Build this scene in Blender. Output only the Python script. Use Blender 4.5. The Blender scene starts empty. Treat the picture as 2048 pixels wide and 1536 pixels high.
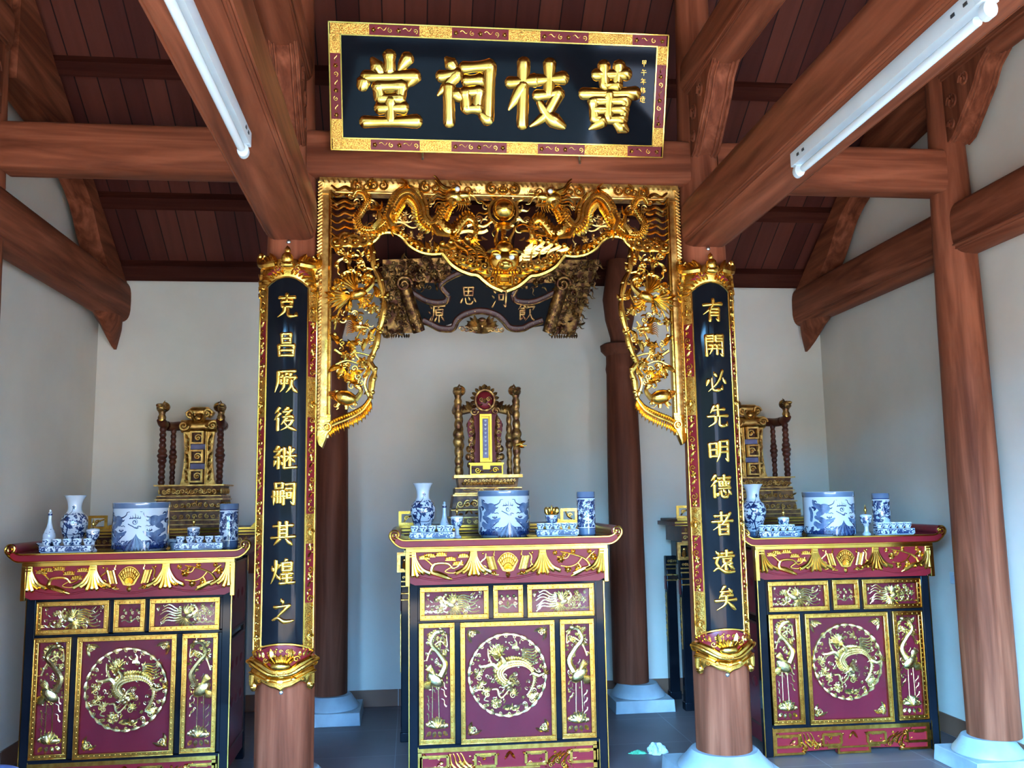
import bpy, math, random
from math import sin, cos, pi, sqrt, atan2, radians, asin
from mathutils import Vector, Matrix

# ------------------------------------------------------------------ camera
SC = bpy.context.scene
COL = SC.collection
CAMP = Vector((-0.5072, -4.3587, 1.5003))
FPX, YAW, PITCH, ROLL = 1777.34, 0.1145, 0.1281, 0.0159
_r0 = Vector((cos(YAW), -sin(YAW), 0))
_f = Vector((sin(YAW) * cos(PITCH), cos(YAW) * cos(PITCH), sin(PITCH)))
_u0 = Vector((-sin(YAW) * sin(PITCH), -cos(YAW) * sin(PITCH), cos(PITCH)))
_R = _r0 * cos(ROLL) - _u0 * sin(ROLL)
_U = _u0 * cos(ROLL) + _r0 * sin(ROLL)
cam = bpy.data.objects.new('camera', bpy.data.cameras.new('camera'))
COL.objects.link(cam)
cam.matrix_world = Matrix(((_R.x, _U.x, -_f.x, CAMP.x), (_R.y, _U.y, -_f.y, CAMP.y), (_R.z, _U.z, -_f.z, CAMP.z), (0, 0, 0, 1)))
cam.data.sensor_width = 36
cam.data.lens = 36 * FPX / 2048
cam.data.clip_start = 0.05
SC.camera = cam

# ------------------------------------------------------------------ world, sun, exposure
W = bpy.data.worlds.new('daylight')
SC.world = W
W.use_nodes = True
nt = W.node_tree
nt.nodes.clear()
def wn(t, **k):
    n = nt.nodes.new(t)
    for a, b in k.items(): setattr(n, a, b)
    return n
tc = wn('ShaderNodeTexCoord'); sep = wn('ShaderNodeSeparateXYZ'); nt.links.new(tc.outputs['Generated'], sep.inputs[0])
ramp = wn('ShaderNodeValToRGB'); nt.links.new(sep.outputs['Z'], ramp.inputs[0])
cr_ = ramp.color_ramp
cr_.elements[0].position = 0.0; cr_.elements[0].color = (0.05, 0.07, 0.04, 1)
cr_.elements[1].position = 0.17; cr_.elements[1].color = (0.05, 0.085, 0.05, 1)
for p, c in ((0.215, (0.27, 0.80, 1.85, 1)), (0.35, (0.28, 0.86, 2.0, 1)), (1.0, (0.24, 0.62, 1.5, 1))):
    e = cr_.elements.new(p); e.color = c
# a gap between the trees, ahead and to the right of the hall's front, where the sky comes down to the ground
dv = wn('ShaderNodeMath', operation='DIVIDE'); nt.links.new(sep.outputs['X'], dv.inputs[0])
ng = wn('ShaderNodeMath', operation='MULTIPLY'); ng.inputs[1].default_value = -1; nt.links.new(sep.outputs['Y'], ng.inputs[0]); nt.links.new(ng.outputs[0], dv.inputs[1])
gap = wn('ShaderNodeValToRGB'); az = wn('ShaderNodeMapRange'); az.inputs['From Min'].default_value = -1; az.inputs['From Max'].default_value = 1; nt.links.new(dv.outputs[0], az.inputs[0]); nt.links.new(az.outputs[0], gap.inputs[0])
g_ = gap.color_ramp; g_.elements[0].position = 0.0; g_.elements[0].color = (.0, .0, .0, 1); g_.elements[1].position = 1.0; g_.elements[1].color = (0, 0, 0, 1)
for p, c in ((.10, .75), (.38, .75), (.44, 0)):
    e = g_.elements.new(p); e.color = (c, c, c, 1)
ab = wn('ShaderNodeMath', operation='GREATER_THAN'); ab.inputs[1].default_value = 0.0; nt.links.new(ng.outputs[0], ab.inputs[0])
zz = wn('ShaderNodeMath', operation='GREATER_THAN'); zz.inputs[1].default_value = 0.17; nt.links.new(sep.outputs['Z'], zz.inputs[0])
m1 = wn('ShaderNodeMath', operation='MULTIPLY'); nt.links.new(ab.outputs[0], m1.inputs[0]); nt.links.new(zz.outputs[0], m1.inputs[1])
m2 = wn('ShaderNodeMath', operation='MULTIPLY'); nt.links.new(m1.outputs[0], m2.inputs[0]); nt.links.new(gap.outputs[0], m2.inputs[1])
mx = wn('ShaderNodeMixRGB'); nt.links.new(m2.outputs[0], mx.inputs[0]); nt.links.new(ramp.outputs[0], mx.inputs[1]); mx.inputs[2].default_value = (1.4, 4.0, 7.6, 1)
slit = wn('ShaderNodeValToRGB'); nt.links.new(az.outputs[0], slit.inputs[0])
s_ = slit.color_ramp; s_.elements[0].position = 0.0; s_.elements[0].color = (0, 0, 0, 1); s_.elements[1].position = 1.0; s_.elements[1].color = (0, 0, 0, 1)
for p, c in ((.655, 0), (.67, 1), (.715, 1), (.73, 0)):
    e = s_.elements.new(p); e.color = (c, c, c, 1)
zs = wn('ShaderNodeMath', operation='GREATER_THAN'); zs.inputs[1].default_value = -0.01; nt.links.new(sep.outputs['Z'], zs.inputs[0])
m3 = wn('ShaderNodeMath', operation='MULTIPLY'); nt.links.new(ab.outputs[0], m3.inputs[0]); nt.links.new(zs.outputs[0], m3.inputs[1])
m4 = wn('ShaderNodeMath', operation='MULTIPLY'); nt.links.new(m3.outputs[0], m4.inputs[0]); nt.links.new(slit.outputs[0], m4.inputs[1])
mx2 = wn('ShaderNodeMixRGB'); nt.links.new(m4.outputs[0], mx2.inputs[0]); nt.links.new(mx.outputs[0], mx2.inputs[1]); mx2.inputs[2].default_value = (0.62, 0.76, 0.86, 1)
bg = wn('ShaderNodeBackground'); bg.inputs[1].default_value = 8.4; nt.links.new(mx2.outputs[0], bg.inputs[0])
wo = wn('ShaderNodeOutputWorld'); nt.links.new(bg.outputs[0], wo.inputs[0])

sun = bpy.data.objects.new('sun', bpy.data.lights.new('sun', 'SUN'))
COL.objects.link(sun)
sun.data.energy = 25.0; sun.data.angle = radians(1.0); sun.data.color = (1.0, 0.80, 0.54)
sun.rotation_euler = (radians(-19), 0, radians(12))      # from behind the hall, onto the yard in front of it

vs = SC.view_settings
vs.view_transform = 'Standard'; vs.look = 'None'; vs.gamma = 1.0; vs.use_curve_mapping = False
vs.exposure = 1.6

rnd = random.Random(7)
def at(u, v, Y):
    """The point of the plane y = Y seen at pixel (u, v) of the 2048 x 1536 photograph."""
    d = _R * ((u - 1024) / FPX) - _U * ((v - 768) / FPX) + _f
    return CAMP + d * ((Y - CAMP.y) / d.y)
def xz(u, v, Y):
    p = at(u, v, Y); return (p.x, p.z)

# ------------------------------------------------------------------ mesh builder
def cr(P, k=6, closed=False):
    """Catmull-Rom through control points."""
    P = [Vector(p) for p in P]; n = len(P); out = []
    if n < 3 and not closed:
        return [P[0].lerp(P[1], i / k) for i in range(k + 1)]
    rng = n if closed else n - 1
    for i in range(rng):
        if closed: a, b, c, d = P[(i - 1) % n], P[i], P[(i + 1) % n], P[(i + 2) % n]
        else: a, b, c, d = P[max(i - 1, 0)], P[i], P[i + 1], P[min(i + 2, n - 1)]
        for j in range(k):
            t = j / k
            out.append(0.5 * ((2 * b) + (c - a) * t + (2 * a - 5 * b + 4 * c - d) * t * t + (3 * b - a - 3 * c + d) * t ** 3))
    if not closed: out.append(P[-1])
    return out
def L(pts, y=0.0): return [(p[0], y, p[1]) for p in pts]

class MB:
    def __init__(s, T=None, flip=False):
        s.v = []; s.f = []; s.mi = []; s.T = T; s.flip = flip; s.m = 0
    def add(s, vs, fs):
        b = len(s.v); T = s.T
        if T: s.v.extend(T(*p) for p in vs)
        else: s.v.extend((p[0], p[1], p[2]) for p in vs)
        for f in fs:
            q = [b + i for i in f]
            if s.flip: q.reverse()
            s.f.append(q); s.mi.append(s.m)
    def box(s, x0, x1, y0, y1, z0, z1):
        if x0 > x1: x0, x1 = x1, x0
        if y0 > y1: y0, y1 = y1, y0
        if z0 > z1: z0, z1 = z1, z0
        s.add([(x0, y0, z0), (x1, y0, z0), (x1, y1, z0), (x0, y1, z0), (x0, y0, z1), (x1, y0, z1), (x1, y1, z1), (x0, y1, z1)],
              [(0, 3, 2, 1), (4, 5, 6, 7), (0, 1, 5, 4), (1, 2, 6, 5), (2, 3, 7, 6), (3, 0, 4, 7)])
    def frustum(s, x0, x1, y0, y1, z0, z1, t):
        """box whose top is wider (t > 0) or narrower than its foot, on x and y"""
        s.add([(x0, y0, z0), (x1, y0, z0), (x1, y1, z0), (x0, y1, z0), (x0 - t, y0 - t, z1), (x1 + t, y0 - t, z1), (x1 + t, y1 + t, z1), (x0 - t, y1 + t, z1)],
              [(0, 3, 2, 1), (4, 5, 6, 7), (0, 1, 5, 4), (1, 2, 6, 5), (2, 3, 7, 6), (3, 0, 4, 7)])
    def tube(s, P, R, n=6, flat=1.0, cap=True):
        P = [Vector(p) for p in P]; N = len(P)
        if not hasattr(R, '__len__'): R = [R] * N
        elif len(R) != N:
            R0 = R; R = []
            for i in range(N):
                q = i / (N - 1) * (len(R0) - 1); a = min(int(q), len(R0) - 2); R.append(R0[a] + (R0[a + 1] - R0[a]) * (q - a))
        up = Vector((0, 1, 0)); vs = []; fs = []
        cs = [(cos(2 * pi * j / n), sin(2 * pi * j / n)) for j in range(n)]
        for i in range(N):
            t = P[min(i + 1, N - 1)] - P[max(i - 1, 0)]
            if t.length < 1e-9: t = Vector((1, 0, 0))
            t.normalize()
            sd = t.cross(up)
            if sd.length < 0.1: sd = t.cross(Vector((1, 0, 0)))
            sd.normalize(); nr = sd.cross(t)
            r = R[i]
            for c, q in cs: vs.append(P[i] + sd * (c * r) + nr * (q * r * flat))
        for i in range(N - 1):
            for j in range(n):
                k = (j + 1) % n
                fs.append((i * n + j, i * n + k, (i + 1) * n + k, (i + 1) * n + j))
        if cap:
            fs.append(tuple(range(n - 1, -1, -1))); fs.append(tuple((N - 1) * n + j for j in range(n)))
        s.add(vs, fs)
    def stroke(s, P, Wd, flat=0.5, n=8):
        """brush stroke with rounded ends"""
        P = [Vector(p) for p in P]; N = len(P)
        if not hasattr(Wd, '__len__'): Wd = [Wd, Wd]
        R = []
        for i in range(N):
            q = i / (N - 1) * (len(Wd) - 1); a = min(int(q), len(Wd) - 2); R.append((Wd[a] + (Wd[a + 1] - Wd[a]) * (q - a)) / 2)
        a = (P[0] - P[1]).normalized(); b = (P[-1] - P[-2]).normalized()
        Q = [P[0] + a * R[0] * .75, P[0] + a * R[0] * .45] + P + [P[-1] + b * R[-1] * .45, P[-1] + b * R[-1] * .75]
        s.tube(Q, [R[0] * .35, R[0] * .8] + R + [R[-1] * .8, R[-1] * .35], n, flat)
    def ell(s, c, rx, ry=None, rz=None, nu=8, nv=5, rot=0.0):
        if ry is None: ry = rx
        if rz is None: rz = rx
        ca, sa = cos(rot), sin(rot); vs = []; fs = []
        def put(x, y, z): vs.append((c[0] + x * ca - z * sa, c[1] + y, c[2] + x * sa + z * ca))
        put(0, 0, -rz)
        for i in range(1, nv):
            th = -pi / 2 + pi * i / nv
            for j in range(nu):
                a = 2 * pi * j / nu; put(rx * cos(th) * cos(a), ry * cos(th) * sin(a), rz * sin(th))
        put(0, 0, rz); top = len(vs) - 1
        for j in range(nu):
            k = (j + 1) % nu
            fs.append((0, 1 + k, 1 + j))
            for i in range(nv - 2):
                a = 1 + i * nu; fs.append((a + j, a + k, a + nu + k, a + nu + j))
            a = 1 + (nv - 2) * nu; fs.append((a + j, a + k, top))
        s.add(vs, fs)
    def lathe(s, prof, n=32, c=(0, 0, 0), wave=None):
        vs = []; fs = []; N = len(prof)
        for i, (r, z) in enumerate(prof):
            for j in range(n):
                a = 2 * pi * j / n; q = r * (wave(a, i) if wave else 1)
                vs.append((c[0] + q * cos(a), c[1] + q * sin(a), c[2] + z))
        for i in range(N - 1):
            for j in range(n):
                k = (j + 1) % n; fs.append((i * n + j, i * n + k, (i + 1) * n + k, (i + 1) * n + j))
        fs.append(tuple(range(n - 1, -1, -1))); fs.append(tuple((N - 1) * n + j for j in range(n)))
        s.add(vs, fs)
    def prism(s, O, y0, y1, bev=0.0):
        """outline O in (x, z), from the back y1 to the front y0"""
        n = len(O); area = sum(O[i][0] * O[(i + 1) % n][1] - O[(i + 1) % n][0] * O[i][1] for i in range(n))
        if area < 0: O = list(reversed(O))
        vs = [(p[0], y1, p[1]) for p in O]; rings = [(y0 + bev, 0.0)]
        if bev: rings.append((y0, bev))
        for y, d in rings:
            for i in range(n):
                p = Vector(O[i]); a = Vector(O[i - 1]); b = Vector(O[(i + 1) % n])
                t = (b - a)
                nn = Vector((-t.y, t.x)); nn = nn.normalized() if nn.length > 1e-9 else nn
                q = p + nn * d; vs.append((q.x, y, q.y))
        fs = []
        for k in range(len(rings)):
            for i in range(n):
                j = (i + 1) % n; fs.append((k * n + j, k * n + i, (k + 1) * n + i, (k + 1) * n + j))
        m = len(rings) * n
        fs.append(tuple(m + i for i in range(n))); fs.append(tuple(range(n - 1, -1, -1)))
        s.add(vs, fs)
    def sweepx(s, O, x0, x1):
        """outline O in (y, z) swept along x"""
        n = len(O); vs = [(x0, p[0], p[1]) for p in O] + [(x1, p[0], p[1]) for p in O]
        fs = [(i, (i + 1) % n, n + (i + 1) % n, n + i) for i in range(n)]
        fs.append(tuple(range(n - 1, -1, -1))); fs.append(tuple(range(n, 2 * n)))
        s.add(vs, fs)
    def sweepy(s, O, y0, y1):
        n = len(O); vs = [(p[0], y0, p[1]) for p in O] + [(p[0], y1, p[1]) for p in O]
        fs = [(i, (i + 1) % n, n + (i + 1) % n, n + i) for i in range(n)]
        fs.append(tuple(range(n - 1, -1, -1))); fs.append(tuple(range(n, 2 * n)))
        s.add(vs, fs)
    # ---- carving vocabulary, in the x-z plane, front towards -y
    def leaf(s, x, z, a, Ln, w, h=None, y=0.0, bend=0.0):
        h = h or w * .5; n = 5; vs = []; fs = []
        for i in range(n + 1):
            t = i / n; ww = w * sin(pi * min(1, .12 + .88 * t)) ** .8 if i < n else 0
            aa = a + bend * t
            px = x + Ln * t * cos(aa); pz = z + Ln * t * sin(aa); nx, nz = -sin(aa), cos(aa)
            vs += [(px + nx * ww / 2, y, pz + nz * ww / 2), (px, y - h * (1 - .6 * t), pz), (px - nx * ww / 2, y, pz - nz * ww / 2)]
        for i in range(n):
            for j in (0, 1): fs.append((3 * i + j, 3 * i + j + 1, 3 * i + 3 + j + 1, 3 * i + 3 + j))
        for i in range(n): fs.append((3 * i + 2, 3 * i, 3 * i + 3, 3 * i + 5))
        s.add(vs, fs)
    def flower(s, x, z, r, n=6, y=0.0, a0=0.0):
        for k in range(n): s.leaf(x, z, a0 + 2 * pi * k / n, r, r * .62, r * .3, y)
        s.ell((x, y - r * .2, z), r * .28, r * .22, r * .28, 6, 4)
    def curl(s, x, z, r, a0=0.0, turns=1.4, w=None, y=0.0, sgn=1, n=6):
        w = w or r * .22; N = int(14 * turns) + 4; P = []; R = []
        for i in range(N + 1):
            t = i / N; rr = r * (1 - .82 * t); a = a0 + sgn * 2 * pi * turns * t
            P.append((x + rr * cos(a), y - w * .8 * t, z + rr * sin(a))); R.append(w * (1 - .45 * t))
        s.tube(P, R, n)
        s.ell(P[-1], w * .9, w * .9, w * .9, 6, 4)
    def wavy(s, p, q, amp, cyc, w0, w1, y=0.0, n=5, k=14, flat=.9):
        dx, dz = q[0] - p[0], q[1] - p[1]; Ln = sqrt(dx * dx + dz * dz) or 1e-6; nx, nz = -dz / Ln, dx / Ln; P = []; R = []
        for i in range(k + 1):
            t = i / k; o = amp * sin(2 * pi * cyc * t) * (.35 + .65 * t)
            P.append((p[0] + dx * t + nx * o, y, p[1] + dz * t + nz * o)); R.append(w0 + (w1 - w0) * t)
        s.tube(P, R, n, flat)
    def flame(s, x, z, a, Ln, w, y=0.0, amp=None):
        s.wavy((x, z), (x + Ln * cos(a), z + Ln * sin(a)), amp if amp is not None else Ln * .13, 1.1, w, w * .12, y)
    def fan(s, x, z, a, spread, n, Ln, w, y=0.0):
        for k in range(n):
            t = k / (n - 1) - .5; s.leaf(x, z, a + spread * t, Ln * (1 - .25 * abs(t)), w, w * .5, y, .25 * t)
    def ring(s, x, z, rx, rz, w, y=0.0, n=40, k=6, bump=0.0, nb=0):
        P = []; R = []
        for i in range(n + 1):
            a = 2 * pi * i / n; q = 1 + bump * sin(nb * a)
            P.append((x + rx * q * cos(a), y, z + rz * q * sin(a))); R.append(w * (1 + .25 * sin(3.3 * a * (nb or 2))) if bump else w)
        s.tube(P, R, k, 1.0, False)
    def filigree(s, inside, bb, n, sz, y=0.0, rd=rnd, dy=0.01):
        done = 0; tries = 0
        while done < n and tries < n * 12:
            tries += 1
            x = rd.uniform(bb[0], bb[1]); z = rd.uniform(bb[2], bb[3])
            if not inside(x, z): continue
            done += 1; q = rd.uniform(.65, 1.25) * sz; yy = y - rd.random() * dy; k = rd.random(); a = rd.uniform(0, 2 * pi)
            if k < .34: s.curl(x, z, q, a, rd.uniform(.8, 1.5), q * .24, yy, rd.choice((-1, 1)), 5)
            elif k < .56: s.leaf(x, z, a, q * 1.9, q * .7, q * .4, yy, rd.uniform(-.8, .8))
            elif k < .70: s.flower(x, z, q * .9, rd.choice((5, 6)), yy, a)
            elif k < .90: s.flame(x, z, a, q * 2.4, q * .24, yy)
            else: s.ell((x, yy, z), q * .5, q * .4, q * .5, 6, 4)
    def dragonhead(s, x, z, k, face, tilt=0.0, y=0.0):
        """face = +1 looks towards +x; slot 1 of the material list holds the eyes"""
        f = face
        def w(a, b): return (x + k * f * (a * cos(tilt) - b * sin(tilt)), z + k * (a * sin(tilt) + b * cos(tilt)))
        def E(a, b, rx, ry, rz, dy=0, rot=0): p = w(a, b); s.ell((p[0], y + dy * k, p[1]), rx * k, ry * k, rz * k, 8, 5, f * (rot + tilt))
        E(0, 0, .62, .45, .5); E(.55, -.02, .5, .36, .3, -.05); E(.98, .12, .2, .26, .18, -.1); E(.5, -.42, .5, .26, .14, 0, -.25)
        E(.1, .42, .36, .3, .2, -.15); E(-.15, -.35, .3, .4, .3, -.1)
        for b in (.12,): E(1.05, b + .1, .09, .1, .09, -.2)
        p = w(.8, .25); s.curl(p[0], p[1], .22 * k, 0, 1.2, .06 * k, y - .2 * k, f)
        for a, b in ((.35, -.2), (.6, -.22), (.85, -.2)):
            p = w(a, b); q = w(a + .03, b - .2); s.tube([(p[0], y - .2 * k, p[1]), (q[0], y - .2 * k, q[1])], [.06 * k, .01 * k], 5)
        for d in (.35, .6):
            A = w(-.1, .4); B = w(-1.15, d + .55); s.wavy(A, B, .18 * k, .8, .13 * k, .04 * k, y - .15 * k)
        for i in range(7):
            t = i / 6; A = w(-.3, .35 - .8 * t); B = w(-1.35 + .25 * abs(t - .5), .65 - 1.7 * t); s.wavy(A, B, .14 * k, 1.2, .11 * k, .02 * k, y - .05 * k + .02 * k * (i % 2))
        for b in (-.6, .25):
            A = w(.9, -.05); B = w(1.55, b); s.wavy(A, B, .12 * k, 1.0, .05 * k, .015 * k, y - .2 * k)
        for i in range(4):
            A = w(.2 + .12 * i, -.5); B = w(.1 + .16 * i, -.95); s.wavy(A, B, .06 * k, .8, .05 * k, .012 * k, y - .1 * k)
        m = s.m
        s.m = 1; p = w(.2, .28); s.ell((p[0], y - .42 * k, p[1]), .15 * k, .12 * k, .15 * k, 8, 5); s.m = m
    def dragon(s, pts, r, face, hk=2.0, y=0.0, tilt=0.0, legs=(), tail=True, fins=1):
        C = cr(L(pts, y), 9); N = len(C); R = []
        for i in range(N):
            t = i / (N - 1); R.append(r * (.72 + .38 * sin(pi * min(1, t * 1.5)) - .75 * max(0, t - .45)))
        s.tube(C, R, 8)
        for i in range(1, N - 1):
            t = (C[i + 1] - C[i - 1]).normalized(); nr = Vector((-t.z, 0, t.x)); rr = R[i]
            for j in ((-1, 1) if i % 2 else (0,)):
                o = C[i] + nr * (j * rr * .55) + Vector((0, -rr * (.95 if j == 0 else .75), 0)); s.ell(o, rr * .42, rr * .3, rr * .34, 6, 3, atan2(t.z, t.x))
            if i % 2 == 0:
                b = C[i] + nr * (fins * rr * .8); a = atan2(nr.z * fins, nr.x * fins) - .5; s.leaf(b.x, b.z, a, rr * 1.1, rr * .6, rr * .3, y - rr * .3)
        for i, a, Ln in legs:
            b = C[min(N - 1, int(i * (N - 1)))]; k1 = (b.x + Ln * .55 * cos(a), b.z + Ln * .55 * sin(a)); k2 = (k1[0] + Ln * .5 * cos(a + .8), k1[1] + Ln * .5 * sin(a + .8))
            s.tube([(b.x, y - r * .5, b.z), (k1[0], y - r * .9, k1[1]), (k2[0], y - r, k2[1])], [r * .62, r * .5, r * .3], 6)
            for q in (-.9, -.3, .3, .9): s.leaf(k2[0], k2[1], a + .8 + q, r * 1.6, r * .4, r * .4, y - r, .5)
            for q in (-.5, .3): s.flame(k1[0], k1[1], a + pi + q, r * 2.2, r * .22, y - r * .4)
        if tail:
            e = C[-1]; d = C[-1] - C[-3]; a = atan2(d.z, d.x)
            for q in (-1.0, -.5, 0, .5, 1.0): s.flame(e.x, e.z, a + q, r * 3.4, r * .32, y)
        h = C[0]; s.dragonhead(h.x, h.z, r * hk, face, tilt, y - r * .6)

# ------------------------------------------------------------------ objects
def obj(name, mb, mats, parent=None, loc=(0, 0, 0), bevel=0.0, sharp=40, world=None, rz=0.0):
    """link the builder's mesh as ONE object; world = the base that world coordinates are taken relative to"""
    me = bpy.data.meshes.new(name)
    vs = mb.v
    if world is not None: vs = [(a - world[0], b - world[1], c - world[2]) for a, b, c in vs]
    me.from_pydata(vs, [], mb.f)
    if not isinstance(mats, (list, tuple)): mats = [mats]
    for m in mats: me.materials.append(m)
    me.polygons.foreach_set('material_index', [min(i, len(mats) - 1) for i in mb.mi])
    me.polygons.foreach_set('use_smooth', [True] * len(me.polygons))
    me.update(); me.set_sharp_from_angle(angle=radians(sharp))
    o = bpy.data.objects.new(name, me); COL.objects.link(o)
    if parent: o.parent = parent
    o.location = loc; o.rotation_euler.z = rz
    if bevel:
        b = o.modifiers.new('edge', 'BEVEL'); b.width = bevel; b.segments = 2; b.limit_method = 'ANGLE'; b.angle_limit = radians(50); b.harden_normals = False
    return o
def tag(o, label, cat, group=None, kind=None):
    o['label'] = label; o['category'] = cat
    if group: o['group'] = group
    if kind: o['kind'] = kind
    return o
def thing(name, label, cat, loc, group=None, rz=0.0, sc=1.0):
    o = bpy.data.objects.new(name, None); COL.objects.link(o); o.empty_display_size = .1
    o.location = loc; o.rotation_euler.z = rz; o.scale = (sc, sc, sc)
    return tag(o, label, cat, group, 'thing')
def single(name, mb, mats, label, cat, group=None, kind='thing', bevel=0.0, sharp=40):
    """a thing that is one mesh built in world coordinates: origin at its own foot"""
    xs = [p[0] for p in mb.v]; ys = [p[1] for p in mb.v]; zs = [p[2] for p in mb.v]
    b = ((min(xs) + max(xs)) / 2, (min(ys) + max(ys)) / 2, min(zs))
    o = obj(name, mb, mats, None, b, bevel, sharp, b)
    if kind == 'structure': o['kind'] = kind
    else: tag(o, label, cat, group, kind)
    return o
def kids(o): return [c for c in bpy.data.objects if c.parent == o]
def dup(root, loc, label=None, rz=None, sc=None, group=None):
    def cp(o, par):
        c = o.copy(); COL.objects.link(c)
        if par: c.parent = par
        for ch in CH_OF.get(o.name, ()): cp(ch, c)
        return c
    CH_OF = {}
    for q in bpy.data.objects:
        if q.parent: CH_OF.setdefault(q.parent.name, []).append(q)
    r = cp(root, None); r.location = loc
    if rz is not None: r.rotation_euler.z = rz
    if sc is not None: r.scale = (sc, sc, sc) if not hasattr(sc, '__len__') else sc
    if label: r['label'] = label
    if group: r['group'] = group
    return r

# ------------------------------------------------------------------ materials
def M(name):
    m = bpy.data.materials.new(name); m.use_nodes = True; t = m.node_tree
    return m, t, t.nodes['Principled BSDF']
def nn(t, ty, **k):
    n = t.nodes.new(ty)
    for a, b in k.items(): setattr(n, a, b)
    return n
def pb(b, col=None, rough=None, metal=None, coat=None, spec=None):
    if col: b.inputs['Base Color'].default_value = (*col, 1)
    if rough is not None: b.inputs['Roughness'].default_value = rough
    if metal is not None: b.inputs['Metallic'].default_value = metal
    if coat is not None: b.inputs['Coat Weight'].default_value = coat; b.inputs['Coat Roughness'].default_value = .06
    if spec is not None: b.inputs['Specular IOR Level'].default_value = spec
def noisy(name, c1, c2, scale=8, rough=.5, metal=0, coat=None, bump=0.0, bscale=60, stretch=(1, 1, 1), detail=4, spec=None, lo=.35, hi=.65, rvar=0.0):
    m, t, b = M(name); pb(b, c1, rough, metal, coat, spec)
    tc = nn(t, 'ShaderNodeTexCoord'); mp = nn(t, 'ShaderNodeMapping'); mp.inputs['Scale'].default_value = stretch
    t.links.new(tc.outputs['Object'], mp.inputs[0])
    nz = nn(t, 'ShaderNodeTexNoise'); nz.inputs['Scale'].default_value = scale; nz.inputs['Detail'].default_value = detail
    t.links.new(mp.outputs[0], nz.inputs[0])
    rp = nn(t, 'ShaderNodeValToRGB'); t.links.new(nz.outputs[0], rp.inputs[0])
    e = rp.color_ramp.elements; e[0].position = lo; e[0].color = (*c1, 1); e[1].position = hi; e[1].color = (*c2, 1)
    t.links.new(rp.outputs[0], b.inputs['Base Color'])
    if rvar:
        mr = nn(t, 'ShaderNodeMapRange'); mr.inputs['To Min'].default_value = rough - rvar; mr.inputs['To Max'].default_value = rough + rvar
        t.links.new(nz.outputs[0], mr.inputs[0]); t.links.new(mr.outputs[0], b.inputs['Roughness'])
    if bump:
        n2 = nn(t, 'ShaderNodeTexNoise'); n2.inputs['Scale'].default_value = bscale; n2.inputs['Detail'].default_value = 3
        t.links.new(mp.outputs[0], n2.inputs[0])
        bp = nn(t, 'ShaderNodeBump'); bp.inputs['Strength'].default_value = bump; bp.inputs['Distance'].default_value = .004
        t.links.new(n2.outputs[0], bp.inputs['Height']); t.links.new(bp.outputs[0], b.inputs['Normal'])
    return m
def woodm(name, axis, c1, c2, c3, rough=.46, fine=1.0):
    """polished timber, grain along the axis, in the object's own coordinates"""
    m, t, b = M(name); pb(b, c1, rough, 0, None, .03)
    tc = nn(t, 'ShaderNodeTexCoord'); mp = nn(t, 'ShaderNodeMapping')
    sc = [7.0 * fine] * 3; sc['xyz'.index(axis)] = .55; mp.inputs['Scale'].default_value = sc
    t.links.new(tc.outputs['Object'], mp.inputs[0])
    nz = nn(t, 'ShaderNodeTexNoise'); nz.inputs['Scale'].default_value = 1.3; nz.inputs['Detail'].default_value = 6; nz.inputs['Distortion'].default_value = 1.2
    t.links.new(mp.outputs[0], nz.inputs[0])
    rp = nn(t, 'ShaderNodeValToRGB'); t.links.new(nz.outputs[0], rp.inputs[0]); e = rp.color_ramp.elements
    e[0].position = .33; e[0].color = (*c1, 1); e[1].position = .68; e[1].color = (*c3, 1); q = e.new(.5); q.color = (*c2, 1)
    n2 = nn(t, 'ShaderNodeTexNoise'); n2.inputs['Scale'].default_value = 9; n2.inputs['Detail'].default_value = 4; t.links.new(mp.outputs[0], n2.inputs[0])
    mr = nn(t, 'ShaderNodeMapRange'); mr.inputs['To Min'].default_value = .78; mr.inputs['To Max'].default_value = 1.16; t.links.new(n2.outputs[0], mr.inputs[0])
    mu = nn(t, 'ShaderNodeVectorMath', operation='SCALE'); t.links.new(rp.outputs[0], mu.inputs[0]); t.links.new(mr.outputs[0], mu.inputs['Scale'])
    t.links.new(mu.outputs[0], b.inputs['Base Color'])
    return m
WC = ((.108, .027, .013), (.205, .055, .026), (.315, .092, .045))
wood = {a: woodm('wood_' + a, a, *WC) for a in 'xyz'}
wood_back = woodm('shaded_wood', 'z', (.075, .020, .011), (.11, .031, .016), (.15, .046, .024))  # darker copy of the column timber, the dimness at the back put into its colour
WD = ((.034, .0085, .006), (.05, .012, .008), (.07, .018, .011))
plankm = woodm('roof_planks', 'y', *WD, rough=.5)
purlm = woodm('purlin_wood', 'x', *WD, rough=.5)
gold = noisy('gold_leaf', (.68, .34, .05), (.88, .51, .11), 30, .2, 1, None, .2, 140, rvar=.05)
gold_s = noisy('gold_smooth', (.74, .39, .06), (.88, .53, .11), 12, .17, 1, None, .05, 60)
gold_f = noisy('gold_frame_leaf', (.56, .25, .04), (.78, .41, .08), 40, .19, 1, None, .12, 160, rvar=.04)
gold_d = noisy('gold_red_ground', (.62, .27, .055), (.95, .6, .16), 26, .30, 1, None, .3, 120)
gold_w = noisy('gold_worn', (.45, .2, .05), (.8, .48, .14), 30, .34, 1, None, .3, 130)
gold_p = noisy('gold_pale', (.66, .47, .17), (.88, .70, .33), 34, .22, 1, None, .3, 150)
gold_t = noisy('gold_stippled', (.36, .13, .025), (.84, .50, .11), 230, .3, 1, None, .9, 170, lo=.42, hi=.56)
gilt_wood = noisy('gilt_brown_wood', (.12, .04, .016), (.56, .30, .08), 24, .36, .75, None, .35, 110, lo=.40, hi=.66)
red = noisy('red_lacquer', (.165, .007, .012), (.215, .010, .015), 5, .32, 0, None, spec=.25)
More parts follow.
